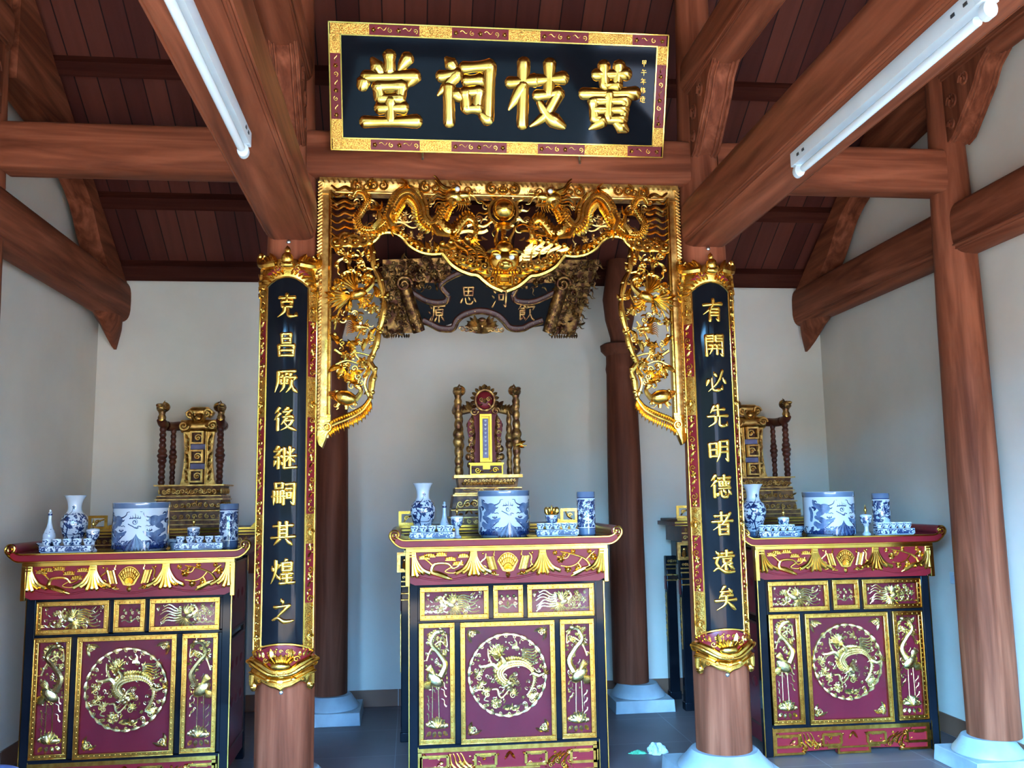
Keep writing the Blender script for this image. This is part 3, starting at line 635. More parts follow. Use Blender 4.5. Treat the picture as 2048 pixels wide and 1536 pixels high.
# ------------------------------------------------------------------ brush characters: strokes in a 0-100 box, y down; last letter: h even, v even, p left fall, n right fall, d dot
CH = {
'堂': '50,2 50,24v;24,9 36,26d;78,5 64,24p;13,30 8,48d;13,33 89,30h;89,30 77,46p;32,46 35,64v;32,46 69,44h;69,44 65,63v;35,63 66,62h;33,77 71,75h;51,65 51,95v;10,97 92,94h',
'祠': '20,2 32,14d;10,28 38,23h;38,23 6,56p;24,42 25,97v;28,46 42,58d;48,14 92,10h;92,10 90,90v;90,90 72,76p;52,33 76,31h;51,50 54,75v;51,50 75,48h;75,48 72,73v;54,74 73,73h',
'枝': '2,34 46,29h;26,3 26,97v;26,36 2,74p;48,29 96,24h;71,3 71,50v;50,52 88,47h;88,47 66,80 40,98p;54,60 72,82 98,97n',
'黃': '24,18 80,15h;38,3 41,34v;66,2 63,32v;41,34 64,33h;2,47 98,44h;50,46 50,84v;22,57 26,86v;22,57 80,55h;80,55 75,85v;25,71 78,69h;26,85 76,84h;40,87 16,101p;60,87 84,101n',
'克': '50,1 50,30v;18,16 84,13h;29,32 32,55v;29,32 72,30h;72,30 69,54v;32,53 70,52h;41,55 36,78 10,98p;58,55 57,84 67,93 90,91n;90,91 92,74p',
'昌': '31,3 34,43v;31,3 70,2h;70,2 67,42v;34,22 67,21h;34,41 67,40h;18,52 22,97v;18,52 84,50h;84,50 80,96v;22,73 80,71h;22,95 80,93h',
'厥': '18,9 90,5h;18,9 16,52 4,95p;32,18 38,29d;55,15 48,29p;25,32 60,30h;29,42 31,59v;31,59 56,57h;57,40 56,59v;44,31 42,72 27,95p;73,16 62,42p;67,33 94,31h;94,31 85,46p;77,44 72,72 53,97p;77,56 85,79 100,95n',
'後': '26,3 6,28p;28,26 4,55p;19,46 19,97v;62,2 44,20p;44,20 64,20h;76,12 46,42p;44,42 78,38h;72,29 84,44d;58,45 34,74p;54,57 84,54h;84,54 66,79 32,97p;47,62 68,83 98,97n',
'繼': '24,2 8,22p;8,22 27,22h;39,13 10,46p;10,46 37,42h;34,33 43,48d;24,46 24,93v;12,62 5,85p;36,60 43,77d;50,8 50,91v;50,91 100,87h;74,4 74,82v;54,43 98,40h;60,16 67,31d;89,13 80,31p;72,45 56,68p;77,45 94,66n',
'嗣': '14,6 16,27v;14,6 45,5h;45,5 43,26v;16,26 43,25h;8,38 7,95p;8,38 49,36h;49,36 49,93v;22,38 22,85v;35,38 35,85v;1,60 55,58h;58,10 96,7h;96,7 93,92v;93,92 79,80p;61,28 82,27h;62,44 64,67v;62,44 81,43h;81,43 79,66v;64,66 79,65h',
'其': '10,20 90,16h;34,3 34,66v;65,2 65,64v;36,34 63,33h;36,49 63,48h;2,67 99,62h;36,72 12,96p;62,71 88,96n',
'煌': '22,4 20,52 2,96p;7,26 12,45d;41,21 30,39p;22,55 41,80n;67,0 58,12p;50,14 52,45v;50,14 88,12h;88,12 86,44v;52,28 85,27h;52,44 86,43h;47,59 92,56h;50,75 89,73h;69,58 69,92v;41,95 99,91h',
'之': '47,1 55,17d;20,34 82,28h;82,28 27,76p;12,85 34,76 60,91 99,88n',
'有': '6,26 94,20h;52,1 44,34 4,68p;36,44 34,99v;36,44 78,42h;78,42 76,95v;76,95 63,86p;37,58 76,57h;37,72 76,71h',
'開': '10,6 12,97v;10,6 43,5h;43,5 42,32v;12,18 42,17h;12,31 42,30h;58,5 58,31v;58,5 92,4h;92,4 90,95v;90,95 77,86p;59,17 90,16h;59,30 90,29h;25,48 76,46h;19,65 82,62h;40,48 38,66 25,90p;62,47 62,90v',
'必': '13,45 4,72p;30,34 33,84 52,91 76,86n;76,86 79,66p;40,11 51,29d;82,4 58,54 12,97p;84,35 97,59d',
'先': '34,5 16,37p;26,24 82,20h;52,1 52,50v;4,52 98,48h;40,52 36,78 6,97p;60,50 58,85 69,93 94,91n;94,91 96,72p',
'明': '5,18 7,77v;5,18 39,16h;39,16 38,75v;7,45 38,44h;7,73 38,72h;55,8 52,62 36,97p;55,8 94,6h;94,6 92,92v;92,92 78,82p;55,32 92,31h;55,55 92,54h',
'德': '26,1 6,25p;28,24 4,51p;19,44 19,97v;39,14 96,11h;67,1 66,25v;43,28 46,49v;43,28 92,27h;92,27 89,48v;59,28 59,47v;76,28 76,47v;46,48 89,47h;41,59 94,56h;40,70 32,90d;50,68 55,93 76,94 84,81n;62,63 71,77d;87,65 98,83d',
'者': '14,18 76,15h;45,1 45,40v;2,43 98,38h;88,5 54,47 6,78p;34,55 35,99v;34,55 76,53h;76,53 75,98v;35,75 75,74h;35,96 75,95h',
'遠': '13,5 24,18d;4,34 24,31h;24,31 13,54 24,71v;1,89 22,76 56,93 100,92n;37,14 88,11h;62,1 62,27v;31,29 96,25h;46,37 48,53v;46,37 82,35h;82,35 80,52v;48,52 80,51h;58,53 31,77p;56,59 56,83v;56,83 67,76p;85,55 70,67p;64,58 96,81n',
'矣': '46,0 27,23p;27,23 76,20h;65,9 77,27d;36,28 18,51p;29,41 80,37h;2,61 98,56h;52,41 46,74 6,99p;54,62 94,98n',
'飲': '26,1 2,35p;26,3 48,25n;17,28 37,27h;13,40 15,89v;13,40 41,38h;41,38 39,62v;14,50 40,49h;14,62 39,61h;15,89 35,78p;30,68 47,90n;65,1 52,31p;58,22 98,18h;98,18 87,39p;73,34 70,64 45,97p;73,53 83,79 101,95n',
'河': '10,8 21,21d;3,36 14,49d;4,97 23,64p;31,12 100,8h;85,12 83,95v;83,95 69,84p;42,30 44,59v;42,30 68,29h;68,29 66,58v;44,58 66,57h',
'思': '23,6 27,49v;23,6 80,4h;80,4 77,48v;26,26 77,25h;51,5 51,47v;27,48 77,47h;18,64 8,88d;34,62 41,91 68,93 78,78n;52,57 61,73d;83,61 96,81d',
'源': '10,8 21,21d;3,36 14,49d;5,97 22,64p;34,10 98,7h;34,10 32,56 19,95p;63,14 56,26p;46,28 48,59v;46,28 86,26h;86,26 84,58v;48,43 84,42h;48,58 84,57h;65,59 65,95v;51,68 39,90d;79,66 94,87d',
'甲': '18,10 20,60v;18,10 83,8h;83,8 81,60v;20,34 81,33h;20,59 81,58h;50,9 50,99v',
'午': '34,3 12,35p;26,22 86,19h;4,55 98,50h;53,22 53,99v',
'年': '30,1 8,31p;24,20 88,17h;26,42 82,40h;28,42 28,65v;2,67 99,63h;55,20 55,99v',
'修': '26,1 2,48p;16,34 16,97v;32,20 32,77v;62,1 43,31p;56,18 88,16h;88,16 41,55p;56,26 98,53n;74,47 49,65p;84,57 50,81p;95,67 47,98p',
'造': '13,5 24,18d;4,34 24,31h;24,31 13,54 24,71v;1,89 22,76 56,93 100,92n;46,3 37,21p;42,14 90,12h;64,1 64,35v;33,37 96,33h;46,46 48,71v;46,46 84,45h;84,45 82,70v;48,70 82,69h',
}
PROF = {'h': (1.0, .82, .86, 1.15), 'v': (1.1, .9, .95, .95), 'p': (1.1, .95, .7, .22), 'n': (.5, .85, 1.25, .6), 'd': (.45, 1.1, .9)}
def glyph(b, ch, cx, cz, sx, sz, w, y=0.0, flat=.55, n=8):
    for st in CH[ch].split(';'):
        kind = st[-1]; P = [tuple(float(q) for q in p.split(',')) for p in st[:-1].split()]
        pts = [(cx + (x - 50) / 100 * sx, y, cz + (50 - yy) / 100 * sz) for x, yy in P]
        b.stroke(cr(pts, 6), [w * q for q in PROF[kind]], flat, n)

# ------------------------------------------------------------------ the name plaque
t = thing('name_plaque', 'large black plaque with four gold characters leaning forward over the carved arch', 'plaque', (-.022, .255, 3.36))
t.rotation_euler = (math.atan2(.215, .61), -.004, 0)
PH, PW = .645, .905
b = MB(); b.box(-PW + .01, PW - .01, .0, .03, .005, PH - .005); obj('back_board', b, black, t)
b = MB(); b.box(-PW + .06, PW - .06, -.012, 0, .06, PH - .06); obj('lacquer_field', b, black, t)
def border(seg_len, b, x0, z0, dx, dz, total, wd, off=0):
    """alternate stippled gold and flowered red segments along a border strip centred on the line"""
    pos = 0; k = off
    while pos < total - 1e-6:
        ln = min(seg_len[k % len(seg_len)], total - pos); gold_seg = k % 2 == 0; b.m = 0 if gold_seg else 1
        a0, a1 = pos, pos + ln; nx, nz = -dz, dx
        if dx: b.box(x0 + a0, x0 + a1, -.012 if gold_seg else -.008, 0.0, z0 - wd / 2, z0 + wd / 2)
        else: b.box(x0 - wd / 2, x0 + wd / 2, -.012 if gold_seg else -.008, 0.0, z0 + a0, z0 + a1)
        b.m = 2; st = wd * .75; m = int(ln / st)
        for i in range(m):
            s_ = a0 + (i + .5) * ln / max(m, 1); x = x0 + dx * s_; z = z0 + dz * s_
            if not gold_seg:
                q = i % 3
                if q == 0: b.flower(x, z, wd * .30, 5, -.008, i)
                elif q == 1: b.flame(x - dx * wd * .4, z - dz * wd * .4 + (wd * .15 if dx else 0), atan2(dz, dx), wd * .85, wd * .06, -.010, wd * .2)
                else: b.curl(x, z, wd * .26, i, 1.1, wd * .06, -.008)
            else:
                if i % 4 == 1: b.curl(x, z, wd * .28, i, 1.2, wd * .05, -.012)
        pos += ln; k += 1
b = MB(); wd = .052
for z in (.033, PH - .033): border((.20, .26, .17, .30, .17, .26, .24), b, -PW + .01, z, 1, 0, 2 * PW - .02, wd)
for x in (-PW + .033, PW - .033): border((.10, .33, .2), b, x, .06, 0, 1, PH - .12, wd)
b.m = 3
for x in (-PW, PW - .006): b.box(x, x + .006, -.016, .03, 0, PH)
for z in (0, PH - .006): b.box(-PW, PW, -.016, .03, z, z + .006)
for x in (-PW + .06, PW - .066): b.box(x, x + .006, -.018, 0, .06, PH - .06)
for z in (.06, PH - .066): b.box(-PW + .06, PW - .06, -.018, 0, z, z + .006)
obj('carved_border', b, [gold_t, red, gold, gold_s], t)
for ch, x, z, sx, sz in (('堂', -.592, .318, .355, .375), ('祠', -.197, .316, .335, .36), ('枝', .193, .316, .325, .36), ('黃', .590, .318, .315, .355)):
    b = MB(); glyph(b, ch, x, z, sx * .96, sz * .96, .068, -.014, .36, 10); obj('character', b, gold_s, t)
b = MB()
for i, ch in enumerate('甲午年修造'): glyph(b, ch, .775, .495 - i * .047, .030, .034, .0042, -.013, .5, 6)
obj('small_inscription', b, gold, t)
for x in (-.42, .44):
    tk = single('plaque_hook', (lambda q: (q.tube([(x - .022, .262, 3.375), (x - .022, .262, 3.335), (x - .022, .255, 3.322), (x - .022, .24, 3.330)], .006, 8), q)[1])(MB()), metal,
                'small metal hook under the name plaque, ' + ('left one of two' if x < 0 else 'right one of two'), 'hook', 'hooks under the name plaque')

# ------------------------------------------------------------------ the couplet boards on the two front columns
def couplet(cx, chars, lab, zs):
    R = .168
    t = thing('couplet_board', lab, 'couplet board', (cx, YC, .58), 'couplet boards on the columns')
    def T(x, y, z):
        a = x / R; return ((R - y) * sin(a), -(R - y) * cos(a), z - .58)
    def strip(b, x0, x1, y, z0, z1, n=10, th=.012):
        vs = []; fs = []
        for i in range(n + 1):
            x = x0 + (x1 - x0) * i / n; vs += [(x, y, z0), (x, y, z1), (x, y + th, z1), (x, y + th, z0)]
        for i in range(n):
            for j in range(4): fs.append((4 * i + j, 4 * i + (j + 1) % 4, 4 * i + 4 + (j + 1) % 4, 4 * i + 4 + j))
        fs += [(3, 2, 1, 0), (4 * n, 4 * n + 1, 4 * n + 2, 4 * n + 3)]; b.add(vs, fs)
    b = MB(T); strip(b, -.172, .172, 0, .775, 2.625, 16, .022); strip(b, -.12, .12, 0, 2.62, 2.66, 12, .022); obj('backing_board', b, gold_d, t)
    b = MB(T); n = 16; vs = []; fs = []
    for i in range(n + 1):
        x = -.106 + .212 * i / n; q = 1 - (x / .106) ** 2; zt = 2.605 + .046 * q; zb = .775 + .032 * q
        vs += [(x, -.005, zb), (x, -.005, zt), (x, .004, zt), (x, .004, zb)]
    for i in range(n):
        for j in range(4): fs.append((4 * i + j, 4 * i + (j + 1) % 4, 4 * i + 4 + (j + 1) % 4, 4 * i + 4 + j))
    b.add(vs, fs); obj('lacquer_field', b, black, t)
    b = MB(T)
    for sx in (-1, 1):
        segs = ((.775, 1.0, 0), (1.0, 1.29, 1), (1.29, 1.44, 0), (1.44, 1.93, 1), (1.93, 2.14, 0), (2.14, 2.43, 1), (2.43, 2.625, 0))
        for z0, z1, k in segs:
            b.m = k; strip(b, sx * .139 - .026, sx * .139 + .026, -.004, z0, z1, 3, .006); b.m = 2; m = int((z1 - z0) / .036)
            for i in range(m):
                z = z0 + (i + .5) * (z1 - z0) / m; x = sx * .139
                if k:
                    q = (i + (sx > 0)) % 4
                    if q == 0: b.flower(x, z, .020, 6, -.006, i)
                    elif q == 1: b.curl(x, z, .019, i, 1.2, .0045, -.006, sx)
                    elif q == 2: b.flame(x - .01, z - .014, pi / 2 - .3, .036, .005, -.006, .008); b.leaf(x + .004, z, pi / 2 + 1, .022, .012, .006, -.005)
                    else: b.leaf(x - .012, z - .012, .9, .034, .016, .008, -.005); b.ell((x + .014, -.006, z + .012), .005)
                else:
                    if i == 1: b.curl(x, z, .022, 0, 1.6, .005, -.006); b.leaf(x, z - .014, pi / 2, .03, .016, .008, -.006)
                    else: b.curl(x + rnd.uniform(-.01, .01), z, .012, i, 1, .0035, -.005)
        b.m = 3
        for x in (.108, .168): b.tube([(sx * x, -.005, .775), (sx * x, -.005, 2.615)], .0045, 6)
    b.m = 3; b.tube([(-.108 + .216 * i / 14, -.006, 2.607 + .047 * (1 - (i / 7 - 1) ** 2)) for i in range(15)], .0055, 6)
    b.tube([(-.165 + .33 * i / 18, -.008, .765 + .045 * (1 - (i / 9 - 1) ** 2)) for i in range(19)], .006, 6)
    obj('carved_border', b, [gold_t, red, gold, gold_s], t)
    def interp(P, x):
        for i in range(len(P) - 1):
            if P[i][0] <= x <= P[i + 1][0]: return P[i][1] + (P[i + 1][1] - P[i][1]) * (x - P[i][0]) / (P[i + 1][0] - P[i][0])
        return P[-1][1]
    def band(b, Up, Lo, y0, y1, n=36, bulge=0.0):
        """plate bent round the column between an upper and a lower edge"""
        xa, xb = max(Up[0][0], Lo[0][0]), min(Up[-1][0], Lo[-1][0]); vs = []; fs = []
        for i in range(n + 1):
            x = xa + (xb - xa) * i / n; zu, zl = interp(Up, x), interp(Lo, x); e = .18 * (zu - zl)
            vs += [(x, y1, zl), (x, y0 + .004, zl), (x, y0 - bulge, zl + e), (x, y0 - bulge, zu - e), (x, y0 + .004, zu), (x, y1, zu)]
        for i in range(n):
            for j in range(6): fs.append((6 * i + j, 6 * i + (j + 1) % 6, 6 * i + 6 + (j + 1) % 6, 6 * i + 6 + j))
        fs += [tuple(range(5, -1, -1)), tuple(6 * n + j for j in range(6))]; b.add(vs, fs)
    def sym(P): return [(-x, z) for x, z in reversed(P) if x > 0] + P
    # crown: a bat over the arch
    b = MB(T); b.m = 0
    band(b, sym([(0, 2.76), (.07, 2.745), (.135, 2.72), (.172, 2.66)]), sym([(0, 2.660), (.07, 2.644), (.112, 2.612), (.172, 2.54)]), -.006, .018)
    for sx in (-1, 1):
        b.m = 1; b.leaf(sx * .03, 2.70, pi / 2 - sx * 1.9, .085, .03, .008, -.006); b.leaf(sx * .105, 2.712, pi / 2 - sx * (-.2), .02, .03, .01, -.005)
        b.m = 0
        for i in range(7): b.leaf(sx * (.02 + .017 * i), 2.668 - .010 * i * i * .22, pi / 2 - sx * (.25 + .16 * i), .06, .016, .008, -.006, -sx * .5)
        b.tube(cr([(sx * .06, -.008, 2.725), (sx * .115, -.012, 2.722), (sx * .158, -.012, 2.735), (sx * .178, -.010, 2.765), (sx * .168, -.008, 2.79), (sx * .150, -.008, 2.785)], 5), [.020, .022, .019, .015, .011, .008], 8)
        for i in range(5): b.leaf(sx * (.06 + .022 * i), 2.725 + .002 * i, pi / 2 - sx * (.05 + .13 * i), .062, .026, .014, -.008, -sx * .5)
        for i in range(4): b.leaf(sx * (.165 - .008 * i), 2.60 + .04 * i, pi / 2 - sx * .45, .06, .024, .012, -.006, sx * .6)
        for i in range(4): b.flame(sx * (.17 - .0 * i), 2.56 + .035 * i, pi / 2 - sx * .9, .05, .007, -.006)
        b.leaf(sx * .075, 2.735, pi / 2 - sx * .35, .055, .035, .014, -.006); b.curl(sx * .05, 2.70, .022, 0, 1.2, .006, -.008, sx)
    b.ell((0, -.02, 2.75), .028, .022, .034, 10, 7); b.ell((0, -.024, 2.715), .036, .02, .02, 8, 5); b.ell((0, -.012, 2.792), .012, .012, .02, 8, 5); b.ell((-.02, -.03, 2.722), .009); b.ell((.02, -.03, 2.722), .009)
    b.leaf(0, 2.775, pi / 2, .045, .03, .016, -.008)
    obj('carved_crown', b, [gold, red], t)
    # foot: red lotus ground over a gold cloud apron
    b = MB(T); b.m = 1; band(b, sym([(0, .810), (.08, .798), (.168, .768)]), sym([(0, .68), (.168, .70)]), -.007, .018); b.m = 0
    band(b, sym([(0, .690), (.04, .698), (.08, .724), (.14, .744), (.175, .735)]), sym([(0, .650), (.05, .655), (.12, .685), (.175, .705)]), -.022, .016, 36, .006)
    band(b, sym([(0, .645), (.04, .652), (.1, .676), (.165, .69)]), sym([(0, .586), (.02, .600), (.05, .606), (.09, .626), (.115, .622), (.13, .606), (.165, .625)]), -.014, .016, 44, .004)
    for sx in (-1, 1):
        b.tube(cr([(sx * .178, -.028, .722), (sx * .14, -.030, .716), (sx * .09, -.030, .692), (sx * .045, -.030, .668), (0, -.030, .662)], 5), [.011, .010, .009, .007], 8); b.tube(cr([(sx * .168, -.022, .668), (sx * .12, -.022, .660), (sx * .06, -.022, .636), (0, -.022, .622)], 5), [.007, .006, .004], 6); b.curl(sx * .10, .640, .012, 0, 1.2, .004, -.018, sx); b.tube([(sx * .150, -.018, .66), (sx * .152, -.020, .61)], [.016, .012], 8)
        b.curl(sx * .165, .712, .026, pi / 2, 1.1, .009, -.012, -sx); b.ell((sx * .145, -.012, .604), .020, .018, .026, 8, 6); b.ell((sx * .142, -.022, .60), .011); b.ell((sx * .058, -.018, .64), .014, .01, .014); b.ell((sx * .016, -.024, .672), .008)
        for i in range(4): b.leaf(sx * (.085 + .02 * i), .745, pi / 2 - sx * (.3 + .22 * i), .035, .014, .008, -.008)
        b.leaf(sx * .03, .732, pi / 2 - sx * .9, .06, .032, .014, -.010, sx * .6); b.curl(sx * .07, .735, .016, 0, 1.1, .005, -.012, sx)
    for i in range(-3, 4): b.leaf(.006 * i, .715, pi / 2 - i * .36, .050, .022, .012, -.016); b.curl(.030 * i, .775 - .002 * i * i, .009, i, 1.1, .003, -.010)
    b.ell((0, -.022, .705), .045, .018, .022, 10, 6)
    b.ell((-.02, -.006, .785), .007); b.ell((.035, -.006, .78), .006); b.flame(.05, .772, .6, .03, .003, -.004)
    obj('carved_foot', b, [gold, red], t)
    for ch, z in zip(chars, zs):
        b = MB(T); glyph(b, ch, 0, z, (.110), .122, .0185, -.010, .5, 8); obj('character', b, gold_s, t)
    for z in (2.85, .575):
        b = MB(); b.ell((0, -.146, z - .58), .011, .006, .011, 10, 6); obj('screw', b, metal, t)
    return t
couplet(-XC, '克昌厥後繼嗣其煌之', 'left couplet board, top character over a mouth, nine gold characters on black', [at(575, v, .23).z for v in (612, 690, 763, 838, 916, 988, 1067, 1144, 1222)])
couplet(XC - .015, '有開必先明德者遠矣', 'right couplet board, third character a crossed heart, nine gold characters on black', [at(1432, v, .23).z for v in (621, 691, 762, 832, 902, 973, 1047, 1124, 1197)])

# ------------------------------------------------------------------ the carved arch between the columns (left half drawn, right half mirrored)
YD = .36
t = thing('carved_arch', 'gilded openwork arch with two dragons and a pearl hanging between the main columns', 'carved arch', (0, YC, 1.77))
BASE = (0, YC, 1.77)
def D(u, v): p = at(u, v, YD); return (p.x + .004, p.z)
def DT(sgn): return (lambda x, y, z: (sgn * x, YD + y, z))
b = MB(); b.sweepx([(YD - .02, 3.238), (YD - .02, 3.222), (YD - .005, 3.205), (YD + .0, 3.17), (YD - .012, 3.165), (YD - .012, 3.15), (YD + .05, 3.15), (YD + .05, 3.238)], -.995, .995)
for i in range(70): b.tube([(-.985 + i * .0285, YD - .016, 3.236), (-.970 + i * .0285, YD - .022, 3.21)], .006, 5)
b.tube([(-.91, YD - .016, 3.157), (.91, YD - .016, 3.157)], .006, 8)
obj('head_rail', b, gold_w, t, world=BASE)
for sgn in (-1, 1):
    b = MB(DT(-sgn), sgn > 0)
    b.box(-1.0, -.935, 0, .045, 1.83, 3.2); b.m = 1; b.tube([(-.935, -.004, 1.95), (-.935, -.004, 3.17)], .011, 8); b.box(-.958, -.925, -.006, .03, 1.87, 2.35); b.m = 0
    b.tube([(-.99, .0, 1.84), (-.99, .0, 3.22)], .011, 8)
    for i in range(74): z = 1.86 + i * .0185; b.tube([(-1.002, -.008, z), (-.978, -.014, z + .016)], .0055, 5)
    b.m = 1; b.prism([(-1.0, 1.83), (-.985, 1.79), (-.965, 1.775), (-.955, 1.80), (-.94, 1.84), (-.92, 1.88), (-.925, 1.94), (-1.0, 1.94)], -.008, .035, .004); b.curl(-.945, 1.885, .026, -1.2, 1.5, .007, -.012)
    obj('jamb', b, [gold_w, gold], t, world=BASE)
# the swagged lower edge and cloud band
edge = [(662, 494), (690, 492), (716, 493), (742, 486), (752, 478), (758, 470), (772, 466), (790, 468), (806, 478), (818, 492), (838, 504), (860, 509), (884, 508)]
edge2 = [(884, 508), (892, 518), (902, 530), (918, 541), (938, 549), (954, 552), (966, 562), (982, 574), (1003, 583)]
for sgn in (-1, 1):
    b = MB(DT(-sgn), sgn > 0)
    C = cr(L([D(*p) for p in edge], -.012), 5); b.tube(C, .0125, 8); C2 = cr(L([D(*p) for p in edge2], -.016), 5); b.tube(C2, .0165, 8)
    b.tube([p + Vector((0, .004, .026)) for p in C], .007, 6)
    for i, (u, v) in enumerate(((672, 486), (690, 482), (708, 486), (726, 480), (744, 474))):
        x, z = D(u, v); b.curl(x, z, .036, 1.2 * i, 1.5, .010, -.02, 1 if i % 2 else -1); b.ell((x + .02, -.012, z + .012), .016)
    for i in range(9):
        p = C[int(len(C) * (.58 + .045 * i)) if int(len(C) * (.58 + .045 * i)) < len(C) else -1]; b.leaf(p.x, p.z + .012, pi / 2 + .5 - .1 * i, .06, .03, .015, -.012, .5); b.ell((p.x, -.02, p.z + .02), .012)
    for i in range(2, len(C2) - 2, 2):
        p = C2[i]; b.leaf(p.x, p.z + .01, pi / 2 + .5 * (1 if i % 4 else -1), .05, .024, .014, -.012); 
        if i % 4 == 0: b.curl(p.x - .01, p.z + .045, .022, i, 1.3, .006, -.016)
    for u, v in ((714, 374), (746, 372), (850, 377), (982, 380)):
        x, z = D(u, v); b.curl(x, z, .034, pi / 2, 1.5, .010, -.018); b.curl(x + .05, z - .002, .028, pi / 2, 1.4, .008, -.016, -1)
    obj('cloud_edging', b, gold, t, world=BASE)
    # dragon
    b = MB(DT(-sgn), sgn > 0)
    pts = [D(*p) for p in ((906, 398), (888, 416), (876, 440), (862, 452), (848, 440), (844, 418), (834, 400), (818, 388), (800, 392), (787, 408), (776, 432), (762, 452), (742, 462), (722, 458), (716, 440), (726, 422), (736, 404), (728, 388), (714, 384), (704, 396))]
    b.dragon(pts, .036, 1, 2.6, -.02, .1, ((.16, -1.0, .12), (.30, 1.9, .10), (.5, -1.9, .12), (.62, .9, .10)), False)
    # the forearm arching down to the mask, claws out
    A = cr(L([D(*p) for p in ((880, 446), (892, 462), (906, 466), (918, 452), (932, 440), (946, 446), (950, 462), (946, 478))], -.03), 5); b.tube(A, [.03, .032, .03, .026, .02, .016, .012], 8)
    for i in range(2, len(A) - 2, 2): b.ell(A[i] + Vector((0, -.024, 0)), .013, .01, .011, 6, 3); b.leaf(A[i].x, A[i].z + .016, 1.9, .036, .016, .01, -.03)
    for q in (-2.4, -1.9, -1.3, -.7): x, z = D(946, 478); b.leaf(x, z, q, .05, .016, .012, -.03, .4)
    for i in range(8):
        v = 374 + i * 13.5; p = D(712 - (i % 2) * 4, v + (6 if i < 3 else 0)); q = D(661, v + 2); b.wavy(p, q, .012, 1.7, .012, .006, -.012)
    obj('dragon', b, [gold, white_eye], t, world=BASE)
    # filler of clouds and flames behind
    b = MB(DT(-sgn), sgn > 0)
    Pg = [D(*p) for p in ((668, 378), (985, 384), (985, 440), (960, 500), (900, 505), (845, 498), (815, 480), (790, 462), (760, 462), (742, 476), (668, 480))]
    def inside(x, z, Pg=Pg):
        c = False; n = len(Pg)
        for i in range(n):
            a, d = Pg[i], Pg[i - 1]
            if (a[1] > z) != (d[1] > z) and x < (d[0] - a[0]) * (z - a[1]) / (d[1] - a[1]) + a[0]: c = not c
        return c
    xs = [p[0] for p in Pg]; zs_ = [p[1] for p in Pg]; r2 = random.Random(11)
    b.filigree(inside, (min(xs), max(xs), min(zs_), max(zs_)), 150, .021, .004, r2, .02)
    for i in range(3): p = D(770 + i * 8, 425 + i * 10); q = D(810 + i * 12, 432 + i * 11); b.wavy(p, q, .014, 1, .010, .004, -.006)
    obj('cloud_scrolls', b, gold_w, t, world=BASE)
# pearl
b = MB(); px_, pz_ = D(1003, 425); px_ = 0
b.ell((px_, YD - .045, pz_), .062, .062, .062, 24, 14); obj('pearl', b, gold_s, t, world=BASE)['label'] = 'smooth round gilt pearl'
b = MB(DT(1)); b.ring(0, pz_, .078, .078, .012, -.012, 30)
for i in range(12): a = 2 * pi * i / 12; b.flame(.085 * cos(a), pz_ + .085 * sin(a), a + .3, .07, .012, -.012)
x, z = 0, pz_ - .09
b.lathe([(.03, 0), (.045, .012), (.03, .024), (.05, .03)], 14, (0, -.03, z - .02)); obj('pearl_flames', b, gold, t, world=BASE)
# the mask
b = MB(DT(1)); X, Z = 0, D(1004, 523)[1]
b.ell((0, -.03, Z), .085, .05, .075, 12, 8); b.ell((0, -.055, Z - .035), .05, .04, .035); b.ell((0, -.04, Z + .06), .055, .04, .05); b.ell((0, -.085, Z - .028), .024, .02, .018)
for s_ in (-1, 1):
    b.ell((s_ * .045, -.06, Z + .024), .032, .022, .02); b.curl(s_ * .022, Z - .035, .017, 0, 1, .006, -.085, s_); b.m = 1; b.ell((s_ * .036, -.076, Z + .004), .015, .012, .015); b.m = 0
    b.leaf(s_ * .02, Z + .03, pi / 2 - s_ * .9, .09, .03, .02, -.065, s_ * -.7); b.wavy((s_ * .03, Z + .07), (s_ * .05, Z + .19), .012, .9, .016, .005, -.03)
    for i in range(6): b.wavy((s_ * (.06 + .012 * i), Z - .02 + .018 * i), (s_ * (.15 + .028 * i), Z + .03 + .018 * i * (1 if i < 3 else .6)), .016 * s_, .9, .013, .006, -.02)
    for i in range(5):
        u0 = .10 + .045 * i; b.wavy((s_ * u0, Z - .01 + .006 * i), (s_ * (u0 + .055), Z + .13 - .01 * i), .022 * s_, .8, .006, .016, -.022); b.ell((s_ * (u0 + .055), -.022, Z + .13 - .01 * i), .017, .014, .017)
    for i in range(7): b.curl(s_ * (.07 + .038 * i), Z - .055 + .014 * i + .008 * (i % 2), .026, i, 1.3, .008, -.024, s_)
    for i in range(5): b.leaf(s_ * (.06 + .04 * i), Z - .075 + .015 * i, pi / 2 - s_ * (1.9 - .1 * i), .075, .03, .015, -.02, s_ * .4)
    for i in range(4): b.leaf(s_ * .015 * (i + 1), Z - .06, -pi / 2 + s_ * .12 * i, .035, .012, .01, -.07)
    b.wavy((s_ * .25, Z + .15), (s_ * .09, Z + .17), .012, 1, .012, .012, -.02); b.wavy((s_ * .20, Z + .19), (s_ * .06, Z + .205), .014, 1.2, .011, .006, -.02)
for i in range(5): b.wavy((0, Z + .06 + .02 * i), (.0, Z + .09 + .03 * i), .01, .5, .014, .006, -.05)
# the knot under its chin
kz = D(1004, 562)[1]
for r in (.05, .036, .022): b.tube([(-r, -.03, kz + r * .6), (r, -.03, kz + r * .6), (r, -.03, kz - r * .6), (-r, -.03, kz - r * .6), (-r, -.03, kz + r * .6)], .0055, 4)
b.box(-.055, .055, -.022, 0, kz - .035, kz + .035)
for s_ in (-1, 1):
    for i in range(3): b.leaf(s_ * .05, kz + .02 - .02 * i, pi / 2 - s_ * (1.2 + .35 * i), .06, .016, .01, -.015)
b.leaf(0, kz - .025, -pi / 2, .035, .05, .02, -.02)
obj('mask', b, [gold, white_eye], t, world=BASE)['label'] = 'gilt beast mask with pale eyes'
